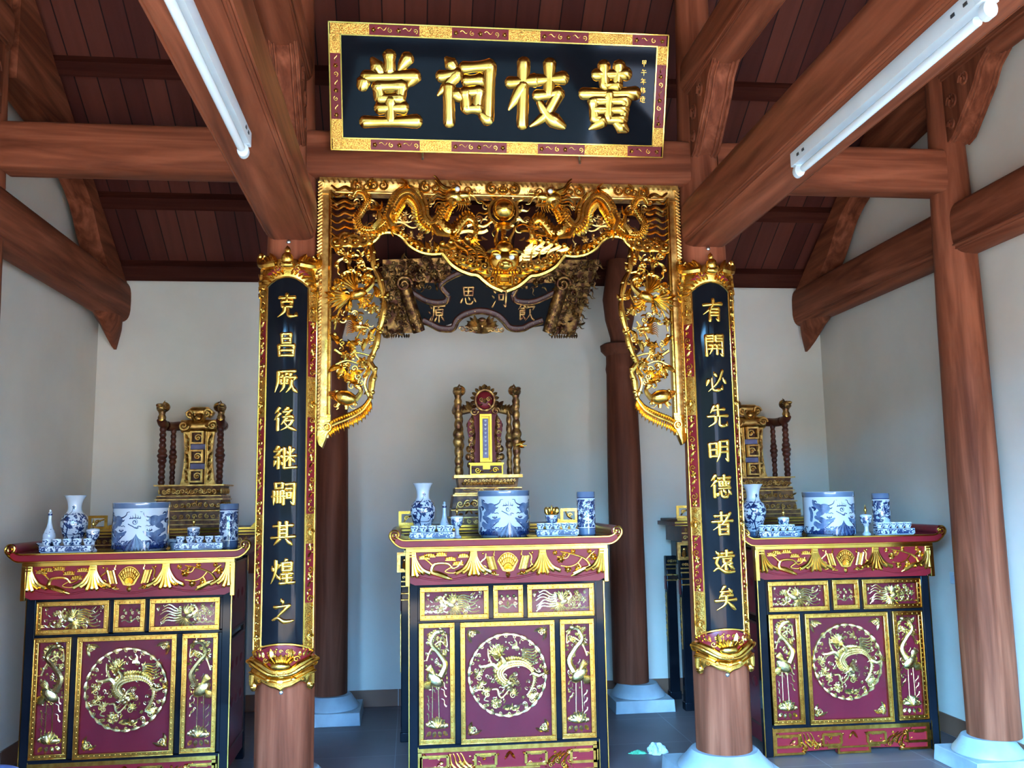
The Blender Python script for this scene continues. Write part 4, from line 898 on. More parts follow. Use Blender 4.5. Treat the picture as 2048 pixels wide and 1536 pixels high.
# side drops
inner_edge = [(742, 488), (744, 512), (747, 535), (757, 555), (764, 580), (767, 610), (762, 640), (756, 665), (751, 690), (745, 706), (738, 725), (748, 742), (743, 760), (741, 780), (739, 798)]
low_edge = [(739, 798), (733, 808), (722, 822), (706, 832), (688, 840), (668, 848), (655, 856)]
for sgn in (-1, 1):
    b = MB(DT(-sgn), sgn > 0)
    C = cr(L([D(*p) for p in inner_edge], -.008), 4); N = len(C); b.tube(C, [.012 + .007 * abs(sin(i * .35)) for i in range(N)], 8)
    E2 = cr(L([D(*p) for p in low_edge], -.004), 4); b.tube(E2, [.010] * len(E2), 8)
    for i, p in enumerate(E2):
        b.leaf(p.x, p.z - .008, -pi / 2 + .25, .038 + .012 * (i % 2), .012, .01, -.004); b.leaf(p.x, p.z + .01, pi / 2 - .4, .03, .014, .01, -.006)
    for i in range(3, N - 2, 5): p = C[i]; b.leaf(p.x, p.z, pi - .3 if i % 2 else .3, .04, .022, .012, -.012, .6); b.ell((p.x + .008, -.012, p.z), .014)
    # flames at the top of the drop
    for u, v, a in ((676, 505, 1.9), (690, 520, 1.2), (704, 512, 2.2), (720, 522, 1.4), (735, 512, 1.8), (672, 532, 1.0), (700, 540, 1.7), (716, 548, 1.3), (684, 552, .6), (728, 540, 2.4)):
        x, z = D(u, v); b.flame(x, z, a, .085, .014, -.012); b.flame(x, z, a - 2.2, .06, .011, -.010); b.ell((x, -.012, z), .015)
    for u, v, r, n in ((735, 560, .040, 7), (678, 572, .042, 8), (744, 618, .036, 6), (670, 640, .030, 6), (724, 726, .034, 7), (690, 712, .028, 6), (722, 612, .026, 5)):
        x, z = D(u, v); b.flower(x, z, r, n, -.02, .3); b.flower(x, z, r * .6, 5, -.034, .8)
    for P in (((740, 800), (728, 770), (734, 745), (722, 726), (706, 700), (716, 670), (735, 640)), ((668, 700), (690, 712), (712, 706), (738, 712)), ((664, 735), (690, 722), (715, 728)), ((735, 560), (724, 590), (700, 600), (678, 620), (668, 660)), ((722, 612), (740, 600), (752, 575))):
        b.tube(cr(L([D(*p) for p in P], -.010), 5), [.010, .008, .006, .005], 6)
    for u, v, a in ((714, 770, 2.2), (724, 755, .4), (700, 706, 1.1), (716, 690, 2.6), (680, 735, 2.9), (700, 742, -.6), (676, 690, 1.6), (752, 596, 1.2), (748, 660, -2.6), (690, 622, .6), (712, 640, 2.5), (670, 602, 1.8), (736, 680, 3.6), (708, 758, 2.4), (690, 765, 1.0), (672, 752, .5)):
        x, z = D(u, v); b.leaf(x, z, a, .075, .032, .018, -.016, .7); b.curl(x + .02, z + .01, .018, a, 1.1, .006, -.014)
    Pg2 = [D(*p) for p in ((668, 505), (738, 500), (742, 540), (757, 580), (758, 640), (744, 690), (730, 725), (735, 770), (725, 800), (690, 815), (668, 820))]
    r2 = random.Random(5)
    def in2(x, z, Pg=Pg2):
        c = False; n = len(Pg)
        for i in range(n):
            a, d = Pg[i], Pg[i - 1]
            if (a[1] > z) != (d[1] > z) and x < (d[0] - a[0]) * (z - a[1]) / (d[1] - a[1]) + a[0]: c = not c
        return c
    xs = [p[0] for p in Pg2]; zs_ = [p[1] for p in Pg2]
    b.filigree(in2, (min(xs), max(xs), min(zs_), max(zs_)), 95, .019, .0, r2, .02)
    dp = obj('side_drop', b, gold, t, world=BASE)
    # phoenix
    b = MB(DT(-sgn), sgn > 0); x, z = D(716, 590)
    b.ell((x, -.03, z), .05, .03, .03, 10, 6, .5); b.tube(cr(L([(x + .035, z + .015), (x + .07, z + .05), (x + .075, z + .085), (x + .055, z + .10)], -.035), 5), [.02, .014, .010, .012], 7); b.ell((x + .05, -.035, z + .102), .018); b.leaf(x + .04, z + .10, pi + .3, .035, .012, .01, -.035)
    b.fan(x - .01, z + .02, 2.2, 1.0, 6, .12, .022, -.03); b.fan(x - .04, z - .01, pi + .2, .9, 6, .15, .02, -.024); b.fan(x, z - .02, -.5, .8, 4, .08, .018, -.028)
    obj('phoenix', b, gold, dp)
    dp_ = bpy.data.objects[dp.name]
    for o_ in [c for c in bpy.data.objects if c.parent == dp_]: o_.data.transform(Matrix.Translation(Vector(BASE) * -1))
    # little lion mask and turtle
    b = MB(DT(-sgn), sgn > 0); x, z = D(716, 655); b.dragonhead(x, z, .050, 1, -.1, -.03); o_ = obj('lion_head', b, [gold, white_eye], dp); o_.data.transform(Matrix.Translation(Vector(BASE) * -1))
    b = MB(DT(-sgn), sgn > 0); x, z = D(690, 797)
    b.ell((x, -.03, z), .062, .04, .04, 14, 8, -.25)
    for i in range(-2, 3):
        for j in (-1, 0, 1): b.ell((x + i * .022, -.058 + .008 * abs(i) + .01 * abs(j), z - i * .006 + j * .02), .011, .008, .010, 6, 4)
    b.tube(cr(L([(x + .05, z - .01), (x + .075, z + .02), (x + .08, z + .045), (x + .065, z + .06)], -.03), 4), [.018, .014, .012, .014], 7); b.ell((x + .062, -.03, z + .064), .02, .016, .015)
    for q in (-2.2, -1.5, -.7): b.tube(L([(x + .05 * cos(q), z + .03 * sin(q)), (x + .075 * cos(q), z + .06 * sin(q))], -.02), [.014, .009], 6)
    for q in range(5): b.flame(x - .05, z - .005 + .012 * q, pi - .4 + .2 * q, .05, .006, -.015)
    o_ = obj('turtle', b, gold, dp); o_.data.transform(Matrix.Translation(Vector(BASE) * -1))

# ------------------------------------------------------------------ the scroll-shaped board inside
YI = 1.86
t = thing('scroll_board', 'dark scroll-shaped board with four dim characters hanging behind the carved arch', 'plaque', (0, YI, 2.66)); BI = (0, YI, 2.66)
lean = math.radians(-20)
def IT(x, y, z): d = z - 2.66; return (x, YI + y * cos(lean) + d * sin(lean), 2.66 + d * cos(lean) - y * sin(lean))
def I(u, v):
    """board plane coordinates of a photo pixel (the board leans forward)"""
    n = Vector((0, cos(lean), sin(lean) * -1)); o = Vector((0, YI, 2.66)); d = _R * ((u - 1024) / FPX) - _U * ((v - 768) / FPX) + _f
    s_ = (o - CAMP).dot(n) / d.dot(n); p = CAMP + d * s_; return (p.x, 2.66 + (p.z - 2.66) / cos(lean))
b = MB(IT); b.prism([I(*p) for p in ((815, 566), (1118, 566), (1096, 650), (1060, 655), (1012, 648), (965, 620), (905, 646), (880, 655), (838, 648))], -.01, .02); b.prism([I(*p) for p in ((880, 590), (905, 540), (960, 530), (1030, 535), (1060, 590))], -.012, .018); obj('lacquer_field', b, dull_black, t, world=BI)
b = MB(IT)
for P, w in ((((817, 580), (832, 590), (850, 600), (872, 605), (892, 602), (896, 590)), .022), (((1110, 584), (1090, 594), (1070, 602), (1050, 604), (1030, 600), (1026, 588)), .022), (((845, 640), (862, 648), (880, 656), (905, 656), (914, 640), (930, 628), (960, 621), (990, 628), (1006, 640), (1020, 655), (1045, 656), (1062, 648), (1085, 640)), .024), (((896, 590), (882, 570), (905, 552), (940, 540), (985, 538), (1020, 548), (1035, 566), (1026, 588)), .02)):
    C = cr(L([I(*p) for p in P], -.014), 6); b.m = 0; b.tube(C, w, 8, .6); b.m = 1
    b.tube([p + Vector((0, -.012, -w * .8)) for p in C], .006, 5)
    for i in range(1, len(C), 3): b.flower(C[i].x, C[i].z, w * .7, 5, -.022, i)
obj('scroll_ribbon', b, [brown_l, gilt_wood], t, world=BI)
for a, c in (((808, 572), (838, 662)), ((1123, 572), (1096, 664))):
    b = MB(IT); p, q = I(*a), I(*c); b.tube([(p[0], -.02, p[1]), (q[0], -.02, q[1])], [.05, .045], 14)
    for i in range(9):
        for j in (-1, 0, 1): t_ = (i + .5) / 9; b.ell((p[0] + (q[0] - p[0]) * t_ + j * .026, -.062 + .012 * abs(j), p[1] + (q[1] - p[1]) * t_), .012, .01, .012, 6, 4)
    b.curl(p[0], p[1] + .02, .055, 0, 1.6, .013, -.06)
    obj('scroll_roller', b, gilt_dark, t, world=BI)
b = MB(IT); r2 = random.Random(21)
for Pg in ([(765, 520), (905, 515), (900, 548), (880, 575), (812, 578), (835, 666), (766, 668)], [(1200, 520), (1030, 520), (1030, 560), (1045, 580), (1118, 575), (1098, 668), (1150, 670)]):
    Q = [I(*p) for p in Pg]
    def in3(x, z, Q=Q):
        c = False; n = len(Q)
        for i in range(n):
            a, d = Q[i], Q[i - 1]
            if (a[1] > z) != (d[1] > z) and x < (d[0] - a[0]) * (z - a[1]) / (d[1] - a[1]) + a[0]: c = not c
        return c
    xs = [p[0] for p in Q]; zs_ = [p[1] for p in Q]; b.filigree(in3, (min(xs), max(xs), min(zs_), max(zs_)), 230, .026, -.004, r2, .03)
    b.prism(Q, .012, .03)
for i in range(11): p = I(768 + i * 5, 668); b.leaf(p[0], p[1], -pi / 2 + .2 * sin(i), .03, .014, .01, 0); p = I(1104 + i * 5, 669); b.leaf(p[0], p[1], -pi / 2 + .2 * sin(i), .03, .014, .01, 0)
for i in range(7): p = I(1196 - i * 7, 530 + i * 20); b.flame(p[0], p[1], -.5, .06, .010, 0)
obj('carved_surround', b, gilt_dark, t, world=BI)
b = MB(IT); c = I(963, 652); b.ell((c[0], -.015, c[1]), .11, .03, .055, 14, 8)
for s_ in (-1, 1):
    for i in range(4): b.leaf(c[0] + s_ * .03, c[1] + .0, pi / 2 - s_ * (.3 + .4 * i), .09, .03, .02, -.03); b.curl(c[0] + s_ * (.05 + .03 * i), c[1] - .02, .022, i, 1.2, .006, -.03, s_)
b.flower(c[0], c[1] + .005, .045, 8, -.045); b.ell((c[0], -.05, c[1] + .05), .03, .02, .02)
obj('medallion', b, gilt_wood, t, world=BI)
for ch, u, v in (('源', 873, 627), ('思', 936, 591), ('河', 1000, 596), ('飲', 1052, 624)):
    p = I(u, v); b = MB(IT); glyph(b, ch, p[0], p[1], .12, .13, .016, -.016, .5, 6); obj('character', b, gilt_wood, t, world=BI)
# ------------------------------------------------------------------ front altars
def frame(b, x0, x1, z0, z1, w=.026, y=-.014, studs=True):
    for s_ in (0, 1):
        zz = z0 if s_ == 0 else z1 - w; b.box(x0, x1, y, .012, zz, zz + w)
        xx = x0 if s_ == 0 else x1 - w; b.box(xx, xx + w, y, .012, z0 + w, z1 - w)
    lip = w * .28
    for zz in (z0, z1 - lip): b.box(x0, x1, y - .005, y, zz, zz + lip)
    for xx in (x0, x1 - lip): b.box(xx, xx + lip, y - .005, y, z0 + lip, z1 - lip)
    if studs:
        n = int((x1 - x0 - w) / .027)
        for i in range(n):
            x = x0 + w * .6 + (i + .5) * (x1 - x0 - w * 1.2) / n
            for zz in (z0 + w * .62, z1 - w * .62): b.ell((x, y, zz), .0055, .004, .0045, 5, 3)
        n = int((z1 - z0 - w) / .027)
        for i in range(n):
            z = z0 + w * .6 + (i + .5) * (z1 - z0 - w * 1.2) / n
            for xx in (x0 + w * .62, x1 - w * .62): b.ell((xx, y, z), .0045, .004, .0055, 5, 3)
def crane(b, x, z, s_, f):
    """standing crane on a lotus, beak towards f"""
    def P(a, c): return (x + f * a * s_, z + c * s_)
    b.ell((*P(0, 0)[:1], -.004, P(0, 0)[1]), .055 * s_, .018, .035 * s_, 10, 6, -f * .7)
    N = [P(.03, .02), P(.055, .08), P(.02, .14), P(-.02, .19), P(.0, .24), P(.03, .25)]
    C = cr(L(N, -.006), 5); b.tube(C, [.022 * s_, .015 * s_, .012 * s_, .013 * s_], 7)
    for i in range(0, len(C), 2): b.leaf(C[i].x, C[i].z, atan2(.5, -f), .03 * s_, .010, .006, -.012)
    h = P(.035, .252); b.ell((h[0], -.01, h[1]), .018 * s_, .012, .014 * s_); b.leaf(h[0], h[1], (-.5 if f > 0 else pi + .5), .05 * s_, .010, .007, -.012); b.flame(h[0], h[1] + .01, pi / 2 + f * .7, .04 * s_, .004, -.01)
    for i in range(7): q = P(-.02, .0); b.leaf(q[0], q[1], (pi + .3 + .16 * i) if f > 0 else (-.3 - .16 * i), (.075 - .004 * i) * s_, .016, .010, -.010, .2 * f)
    for i in range(5): q = P(.0, .03); b.leaf(q[0], q[1], (2.0 + .16 * i) if f > 0 else (1.14 - .16 * i), .06 * s_, .016, .008, -.014)
    for a in (-.012, .018): p, q = P(a, -.03), P(a * 1.2, -.20); b.tube([(p[0], -.004, p[1]), (q[0], -.004, q[1])], .0028, 5)
def make_altar():
    t = thing('altar_table', 'x', 'altar table', (0, 0, 0), 'red and gold altar tables')
    b = MB(); b.box(-.515, .515, .03, .50, .16, 1.185); obj('carcass', b, black, t)
    b = MB()
    b.box(-.485, .485, 0, .03, .985, 1.185); b.box(-.485, .485, 0, .03, .800, .820); b.box(-.485, .485, 0, .03, .152, .176)
    for x0, x1, z0, z1 in ((-.107, -.078, .81, .99), (.081, .108, .81, .99), (-.292, -.258, .17, .805), (.25, .284, .17, .805), (-.485, -.472, .81, .99), (.472, .485, .81, .99), (.467, .485, .17, .805)): b.box(x0, x1, 0, .03, z0, z1)
    obj('front_rails', b, black, t)
    for sx in (-1, 1):
        for y0 in (0, .49):
            b = MB(); b.box(sx * .484, sx * .531, y0, y0 + .05, 0, 1.185); lg = obj('leg', b, black, t, bevel=.004)
            if y0 == 0:
                b = MB(); b.box(sx * .5305, sx * .535, -.003, .004, 0, 1.0); b.box(sx * .4835, sx * .487, -.004, .002, 0, .165); obj('gilt_edge', b, gold_s, lg)
        b = MB(); x = sx * .517
        for z0, z1 in ((.17, .74), (.80, 1.16)): b.box(x, x + sx * .006, .06, .48, z0, z1)
        for z in (.40, .60, .98):
            for y in (.14, .27, .40):
                b.ell((x + sx * .006, y, z), .006, .045, .03, 8, 5)
        b.box(x, x + sx * .008, .05, .49, .07, .16); sp = obj('side_panel', b, red_d, t)
        b = MB()
        for z in (.165, .745, .795, 1.165): b.box(x, x + sx * .011, .05, .49, z - .006, z + .006)
        for y in (.055, .483): b.box(x, x + sx * .011, y - .006, y + .006, .17, 1.165)
        obj('side_moulding', b, brown_l, sp)
    # compartments
    def panel(x0, x1, z0, z1, fn, nm='carved_panel', w=.026):
        b = MB(); b.box(x0 + .005, x1 - .005, .012, .03, z0 + .005, z1 - .005); p = obj(nm, b, maroon, t)
        b = MB(); frame(b, x0, x1, z0, z1, w); obj('gilt_frame', b, gold_f, p, bevel=.002)
        b = MB(lambda x, y, z: (x, y + .010, z)); fn(b, x0 + w, x1 - w, z0 + w, z1 - w); obj('relief', b, gold_p, p)
        b = MB(); b.box(x0 + w * .8, x1 - w * .8, -.0065, -.0055, z0 + w * .8, z1 - w * .8); obj('glass_pane', b, glass, p)
    def phoenix_panel(f, seed):
        def fn(b, x0, x1, z0, z1):
            r2 = random.Random(seed); cx, cz = (x0 + x1) / 2, (z0 + z1) / 2; W_, H_ = x1 - x0, z1 - z0
            b.ell((cx + f * .02, -.004, cz - .01), .03, .012, .018, 8, 5, f * .5); b.tube(cr(L([(cx + f * .04, cz), (cx + f * .06, cz + .02), (cx + f * .05, cz + .04)], -.006), 4), [.012, .008, .009], 6); b.ell((cx + f * .046, -.008, cz + .044), .011)
            b.fan(cx, cz - .02, -pi / 2 - f * .5, 2.4, 8, .07, .014, -.006); b.fan(cx, cz, pi / 2 - f * .4, 1.6, 6, .062, .014, -.008)
            for i in range(6): b.wavy((cx - f * .02, cz + .01 * (i - 2)), (cx - f * W_ * (.42 - .03 * (i % 3)), cz + H_ * (-.42 + .16 * i)), .012, 1.1, .006, .003, -.004)
            for i in range(5):
                x = cx + f * W_ * r2.uniform(.22, .44); z = cz + H_ * r2.uniform(-.4, .4); b.flower(x, z, .017, 6, -.006, i)
                b.wavy((cx + f * .04, cz - .02), (x, z), .01, .8, .004, .003, -.002)
            b.filigree(lambda x, z: True, (x0 + .012, x1 - .012, z0 + .010, z1 - .010), 34, .011, -.002, r2, .008)
            for i in range(5): x = cx + f * W_ * (.1 + .09 * i); b.wavy((x, z0 + .012), (x + f * .05, z0 + .02), .006, 1.2, .005, .003, -.002)
        return fn
    panel(-.475, -.105, .817, .991, phoenix_panel(-1, 31)); panel(.106, .474, .817, .991, phoenix_panel(1, 32))
    def tiny(b, x0, x1, z0, z1):
        cx, cz = (x0 + x1) / 2, (z0 + z1) / 2
        for i in (-1, 0, 1): b.flower(cx + .034 * i, cz + .026, .012, 5, -.003, i); b.curl(cx + .034 * i + .012, cz + .010, .008, 1, 1.1, .0025, -.003)
        b.wavy((x0 + .01, cz - .03), (x1 - .01, cz - .028), .012, 1.6, .005, .004, -.003); b.leaf(cx, cz - .03, pi / 2, .035, .016, .008, -.003); b.curl(x0 + .015, cz - .01, .011, 0, 1.2, .003, -.003); b.curl(x1 - .015, cz - .012, .011, 0, 1.2, .003, -.003, -1)
    panel(-.080, .083, .819, .992, tiny)
    def crane_panel(f):
        def fn(b, x0, x1, z0, z1):
            cx = (x0 + x1) / 2; r2 = random.Random(40 + f)
            crane(b, cx - f * .01, z0 + .30, 1.0, f)
            for i in range(5): b.leaf(cx, z0 + .055, pi / 2 + (i - 2) * .42, .06, .034, .016, -.006)
            b.ell((cx, -.006, z0 + .065), .05, .012, .02, 10, 5)
            for i in range(4): b.leaf(cx + (i - 1.5) * .022, z0 + .035, -pi / 2 + (i - 1.5) * .5, .034, .022, .010, -.004)
            for i in range(9): a = .35 * i; b.ell((cx - .05 + .0125 * i, -.006, z0 + .072 + .012 * sin(a * 2)), .012, .008, .014, 6, 4)
            b.tube(cr(L([(cx - f * .055, z0 + .40), (cx - f * .03, z0 + .46), (cx + f * .02, z0 + .50), (cx + f * .055, z0 + .47), (cx + f * .05, z0 + .54)], -.004), 5), [.007, .006, .004], 6)
            for i in range(11): b.leaf(cx + r2.uniform(-.055, .055), z0 + r2.uniform(.43, .555), r2.uniform(0, 6.2), .034, .016, .008, -.006, .5)
            for i in range(6): b.flower(cx + r2.uniform(-.05, .05), z0 + r2.uniform(.44, .55), .015, 5, -.008, i)
            for z in (.16, .21, .25): b.flame(cx + f * .05, z0 + z, pi / 2 + f * .5, .05, .005, -.003); b.flame(cx - f * .052, z0 + z - .03, -pi / 2 + f * .4, .05, .005, -.003)
            b.filigree(lambda x, z: True, (x0 + .012, x1 - .012, z0 + .20, z1 - .02), 38, .011, -.001, r2, .008)
        return fn
    panel(-.481, -.290, .179, .803, crane_panel(1)); panel(.282, .469, .177, .801, crane_panel(-1))
    def medallion(b, x0, x1, z0, z1):
        cx, cz, R = -.006, .518, .208
        def P(zx, zy): return (cx + (zx - 620) / 440 * R, cz + (690 - zy) / 450 * R)
        n = 26
        for i in range(n):
            a = 2 * pi * i / n; q = .85 + .3 * ((i * 7) % 5) / 4
            P3 = [(cx + R * 1.0 * cos(a + k * 2 * pi / n / 4 * 1.15), -.004, cz + R * 1.02 * sin(a + k * 2 * pi / n / 4 * 1.15)) for k in range(5)]
            b.tube(P3, [.005, .009 * q, .013 * q, .010 * q, .004], 6); b.curl(P3[2][0] - .010 * cos(a), P3[2][2] - .010 * sin(a), .011, a, 1.1, .003, -.006)
        pts = [P(*p) for p in ((640, 780), (570, 740), (530, 660), (580, 590), (680, 560), (790, 565), (885, 630), (925, 740), (895, 850), (840, 930))]
        b.dragon(pts, .022, -1, 1.75, -.008, -.5, ((.34, 1.5, .06), (.72, -.4, .06)), False)
        b.tube(cr(L([P(840, 930), P(900, 960), P(960, 900)], -.006), 4), [.012, .008, .005], 6)
        b.tube(cr(L([P(300, 590), P(380, 585), P(450, 570), P(500, 620), P(540, 660)], -.006), 5), [.006, .012, .016, .018], 7)
        b.fan(*P(520, 470), 1.9, 1.9, 8, .075, .016, -.008); b.tube(cr(L([P(450, 570), P(405, 480), P(400, 390)], -.006), 4), [.008, .007, .004], 6); b.fan(*P(430, 430), -.2, 1.2, 5, .09, .014, -.006)
        for i in range(6): b.wavy(P(790, 440 + 22 * i), P(980, 380 + 40 * i), .010, 1.2, .007, .003, -.004)
        for i in range(5): b.flame(*P(680 + 18 * i, 400), 1.2 + .2 * i, .05, .005, -.004)
        for c in ((300, 690), (480, 1010), (900, 960), (390, 880), (680, 900), (330, 800)):
            x, z = P(*c); b.fan(x, z, 2.2 if c[0] < 500 else .9, 2.6, 6, .038, .012, -.006); b.curl(x, z - .01, .018, 1, 1.3, .005, -.006)
        b.tube(cr(L([P(260, 850), P(340, 850), P(390, 900), P(350, 960), P(400, 980)], -.004), 5), [.006, .007, .006, .004], 6); b.tube(cr(L([P(440, 850), P(500, 850), P(520, 920), P(560, 940), P(640, 850)], -.004), 5), [.006, .009, .008, .004], 6)
        b.leaf(*P(560, 1060), .05, .06, .03, .014, -.004); b.leaf(*P(660, 1080), .3, .05, .03, .012, -.004); b.flower(*P(490, 1010), .03, 8, -.006)
        r2 = random.Random(77); b.filigree(lambda x, z: ((x - cx) ** 2 + (z - cz) ** 2) < (R * .93) ** 2, (cx - R, cx + R, cz - R, cz + R), 120, .012, -.001, r2, .010)
        for sx in (-1, 1):
            for sz in (-1, 1):
                qx = x0 + .012 if sx < 0 else x1 - .012; qz = z0 + .012 if sz < 0 else z1 - .012
                b.flower(qx - sx * .016, qz - sz * .018, .022, 7, -.004); b.leaf(qx - sx * .02, qz - sz * .01, (pi if sx > 0 else 0), .06, .02, .010, -.003, sx * sz * .3); b.leaf(qx - sx * .008, qz - sz * .02, (pi / 2 if sz < 0 else -pi / 2), .06, .02, .010, -.003, sx * sz * -.3); b.curl(qx - sx * .03, qz - sz * .035, .012, 0, 1.2, .004, -.003); b.ell((qx - sx * .045, -.003, qz - sz * .03), .006)
    panel(-.260, .252, .172, .801, medallion)
    # the bottom fret
    b = MB(); b.prism([(-.485, .155), (.468, .155), (.468, .015), (.30, .015), (.28, .026), (.10, .03), (.10, .008), (-.10, .008), (-.10, .03), (-.28, .026), (-.30, .015), (-.485, .015)], .004, .03); ft = obj('foot_rail', b, red, t)
    b = MB(); b.box(-.487, .47, -.006, .012, .136, .158)
    for x in (-.487, .450): b.box(x, x + .02, -.006, .012, .012, .14)
    for c, wd in ((-.40, .07), (-.13, .055), (.14, .055), (.40, .07)):
        for q in (1, -1): b.box(c - wd, c + wd, -.006, .008, .085 + q * .030 - .007, .085 + q * .030 + .007)
        for q in (-1, 1): b.box(c + q * wd - .007, c + q * wd + .007, -.006, .008, .06, .115)
        b.box(c - .03, c + .03, -.008, .008, .104, .116)
    for x0, x1 in ((-.10, .10),):
        b.box(x0, x1, -.006, .012, .004, .016)
        for x in (x0, x1 - .012): b.box(x, x + .012, -.006, .012, .008, .05)
        b.box(x0 - .06, x1 + .06, -.005, .010, .036, .046)
    for x0, x1 in ((-.487, -.30), (.28, .47)): b.box(x0, x1, -.006, .012, .010, .022)
    for s_ in (-1, 1):
        for i in range(4): b.wavy((s_ * (.20 + .03 * i), .05), (s_ * (.27 + .02 * i), .12), .01, .8, .008, .003, 0); b.curl(s_ * (.22 + .035 * i), .045 + .02 * (i % 2), .015, i, 1.2, .005, 0)
        b.flower(s_ * .30, .03, .018, 6, 0); b.flower(s_ * .455, .12, .013, 6, 0); b.leaf(0, .125, -pi / 2 + s_ * .6, .05, .016, .01, 0); b.flower(s_ * .33, .115, .012, 5, 0)
    b.filigree(lambda x, z: abs(x) > .05, (-.455, .44, .035, .125), 46, .011, .0, random.Random(3), .004)
    obj('gilt_fret', b, gold_f, ft)
    # the apron under the top
    zt, zb = 1.2, 1.005
    b = MB(); b.prism([(-.548, zt), (.548, zt), (.545, zb + .02), (.50, zb), (-.50, zb), (-.545, zb + .02)], -.034, .03)
    N = 54
    P = [(-.515 + 1.03 * i / N, -.036, 1.058 - .030 * abs(sin(pi * (-.515 + 1.03 * i / N + .52) / .348))) for i in range(N + 1)]
    b.tube(P, .005, 6); ap = obj('apron', b, red, t)
    b = MB(); b.box(-.550, .552, -.042, .0, 1.178, 1.202); b.box(-.552, -.528, -.040, .0, 1.0, 1.18); b.box(.530, .554, -.040, .0, 1.0, 1.18); obj('gilt_border', b, gold_s, ap, bevel=.002)
    def curtain(cx, half):
        b = MB()
        ks = [k for k in (-3, -2, -1, 0, 1, 2, 3) if half == 0 or k * half >= 0]
        for k in ks:
            x1 = cx + .024 * k * (1 + .10 * abs(k)); z1 = 1.058 + .006 * abs(k) - (.010 if k % 2 else 0)
            b.tube(cr([(cx + .005 * k, -.038, 1.178), (cx + .007 * k, -.040, 1.14), (cx + (x1 - cx) * .55, -.042, 1.09), (x1, -.042, z1)], 5), [.006, .007, .010, .014], 7); b.ell((x1, -.044, z1 - .004), .010, .010, .009, 6, 4)
        b.box(cx - .016, cx + .016, -.048, -.03, 1.168, 1.176); b.box(cx - .014, cx + .014, -.046, -.03, 1.154, 1.160)
        obj('gilt_curtain', b, gold_s, ap)
    for cx, h in ((-.515, 1), (-.187, 0), (.190, 0), (.522, -1)): curtain(cx, h)
    b = MB(lambda x, y, z: (x, y - .034, z))
    # fan between two scrolls
    O = [(.0 + .072 * cos(a), 1.055 + .115 * sin(a)) for a in [pi * (.20 + .60 * i / 12) for i in range(13)]] + [(-.03, 1.07), (.0, 1.062), (.03, 1.07)]
    b.prism(O, -.008, .003, .002)
    for i in range(9): a = pi * (.24 + .065 * i); b.tube([(.02 * cos(a), -.009, 1.062 + .02 * sin(a)), (.068 * cos(a), -.010, 1.055 + .108 * sin(a))], .0025, 4)
    for q in (.05, .075, .095): b.tube([(.068 * q / .1 * cos(pi * (.22 + .056 * i)), -.011, 1.058 + 1.1 * q * sin(pi * (.22 + .056 * i))) for i in range(11)], .002, 4)
    b.leaf(0, 1.066, -pi / 2, .035, .026, .012, -.004)
    for s_ in (-1, 1):
        for dx in (.07, .10): b.tube([(s_ * (dx + .014), -.006, 1.150), (s_ * (dx - .006), -.006, 1.078)], .009, 8)
        b.prism([(s_ * .084, 1.148), (s_ * .114, 1.148), (s_ * .094, 1.080), (s_ * .064, 1.080)], -.008, .002)
        b.flower(s_ * .075, 1.058, .016, 6, -.003); b.wavy((s_ * .05, 1.05), (s_ * .13, 1.062), .008, 1.3, .005, .003, -.002); b.wavy((s_ * .118, 1.165), (s_ * .148, 1.085), .012, 1.2, .005, .004, -.003); b.curl(s_ * .13, 1.09, .012, 0, 1.1, .004, -.003); b.flame(s_ * .075, 1.152, pi / 2, .03, .006, -.003); b.ell((s_ * .135, -.004, 1.165), .007)
    # pine branch (left) and blossom branch (right)
    b.tube(cr(L([(-.33, 1.045), (-.375, 1.062), (-.41, 1.075), (-.40, 1.11), (-.36, 1.118), (-.32, 1.112), (-.30, 1.09), (-.27, 1.10), (-.25, 1.13)], -.004), 5), [.014, .016, .012, .008, .007, .006, .005, .004], 7)
    b.tube(cr(L([(-.40, 1.10), (-.43, 1.13), (-.46, 1.15)], -.004), 4), [.006, .004], 6); b.tube(cr(L([(-.30, 1.10), (-.34, 1.075), (-.30, 1.065), (-.27, 1.075)], -.004), 4), [.005, .004, .004], 6)
    for x, z in ((-.45, 1.145), (-.31, 1.135), (-.36, 1.16), (-.24, 1.15), (-.27, 1.11), (-.42, 1.155)):
        b.prism([(x - .03, z - .006), (x + .03, z - .006), (x + .022, z + .012), (x, z + .018), (x - .022, z + .012)], -.006, .002, .002)
        for i in range(5): b.leaf(x - .02 + .010 * i, z, pi / 2 + (2 - i) * .3, .022, .006, .004, -.006)
    b.ell((-.325, -.004, 1.040), .03, .008, .010, 8, 5, -.35)
    b.tube(cr(L([(.36, 1.045), (.41, 1.068), (.45, 1.085), (.43, 1.12), (.39, 1.14), (.34, 1.155), (.29, 1.165)], -.004), 5), [.015, .014, .008, .006, .005, .004], 7); b.ell((.375, -.004, 1.046), .035, .008, .011, 8, 5, .4)
    for P in (((.41, 1.135), (.38, 1.10), (.34, 1.085), (.29, 1.09)), ((.43, 1.12), (.46, 1.15), (.48, 1.165)), ((.385, 1.105), (.40, 1.08), (.385, 1.065)), ((.34, 1.155), (.32, 1.13), (.27, 1.14))): b.tube(cr(L(P, -.004), 4), [.005, .004, .003], 6)
    for x, z, r in ((.29, 1.125, .024), (.47, 1.135, .024), (.33, 1.07, .022), (.385, 1.075, .020), (.26, 1.16, .016), (.36, 1.165, .016), (.45, 1.165, .015), (.31, 1.15, .014)): b.flower(x, z, r, 7, -.004, x * 30)
    obj('gilt_relief', b, gold, ap)
    # the top with its rolled-up ends
    z0, z1 = 1.203, 1.243
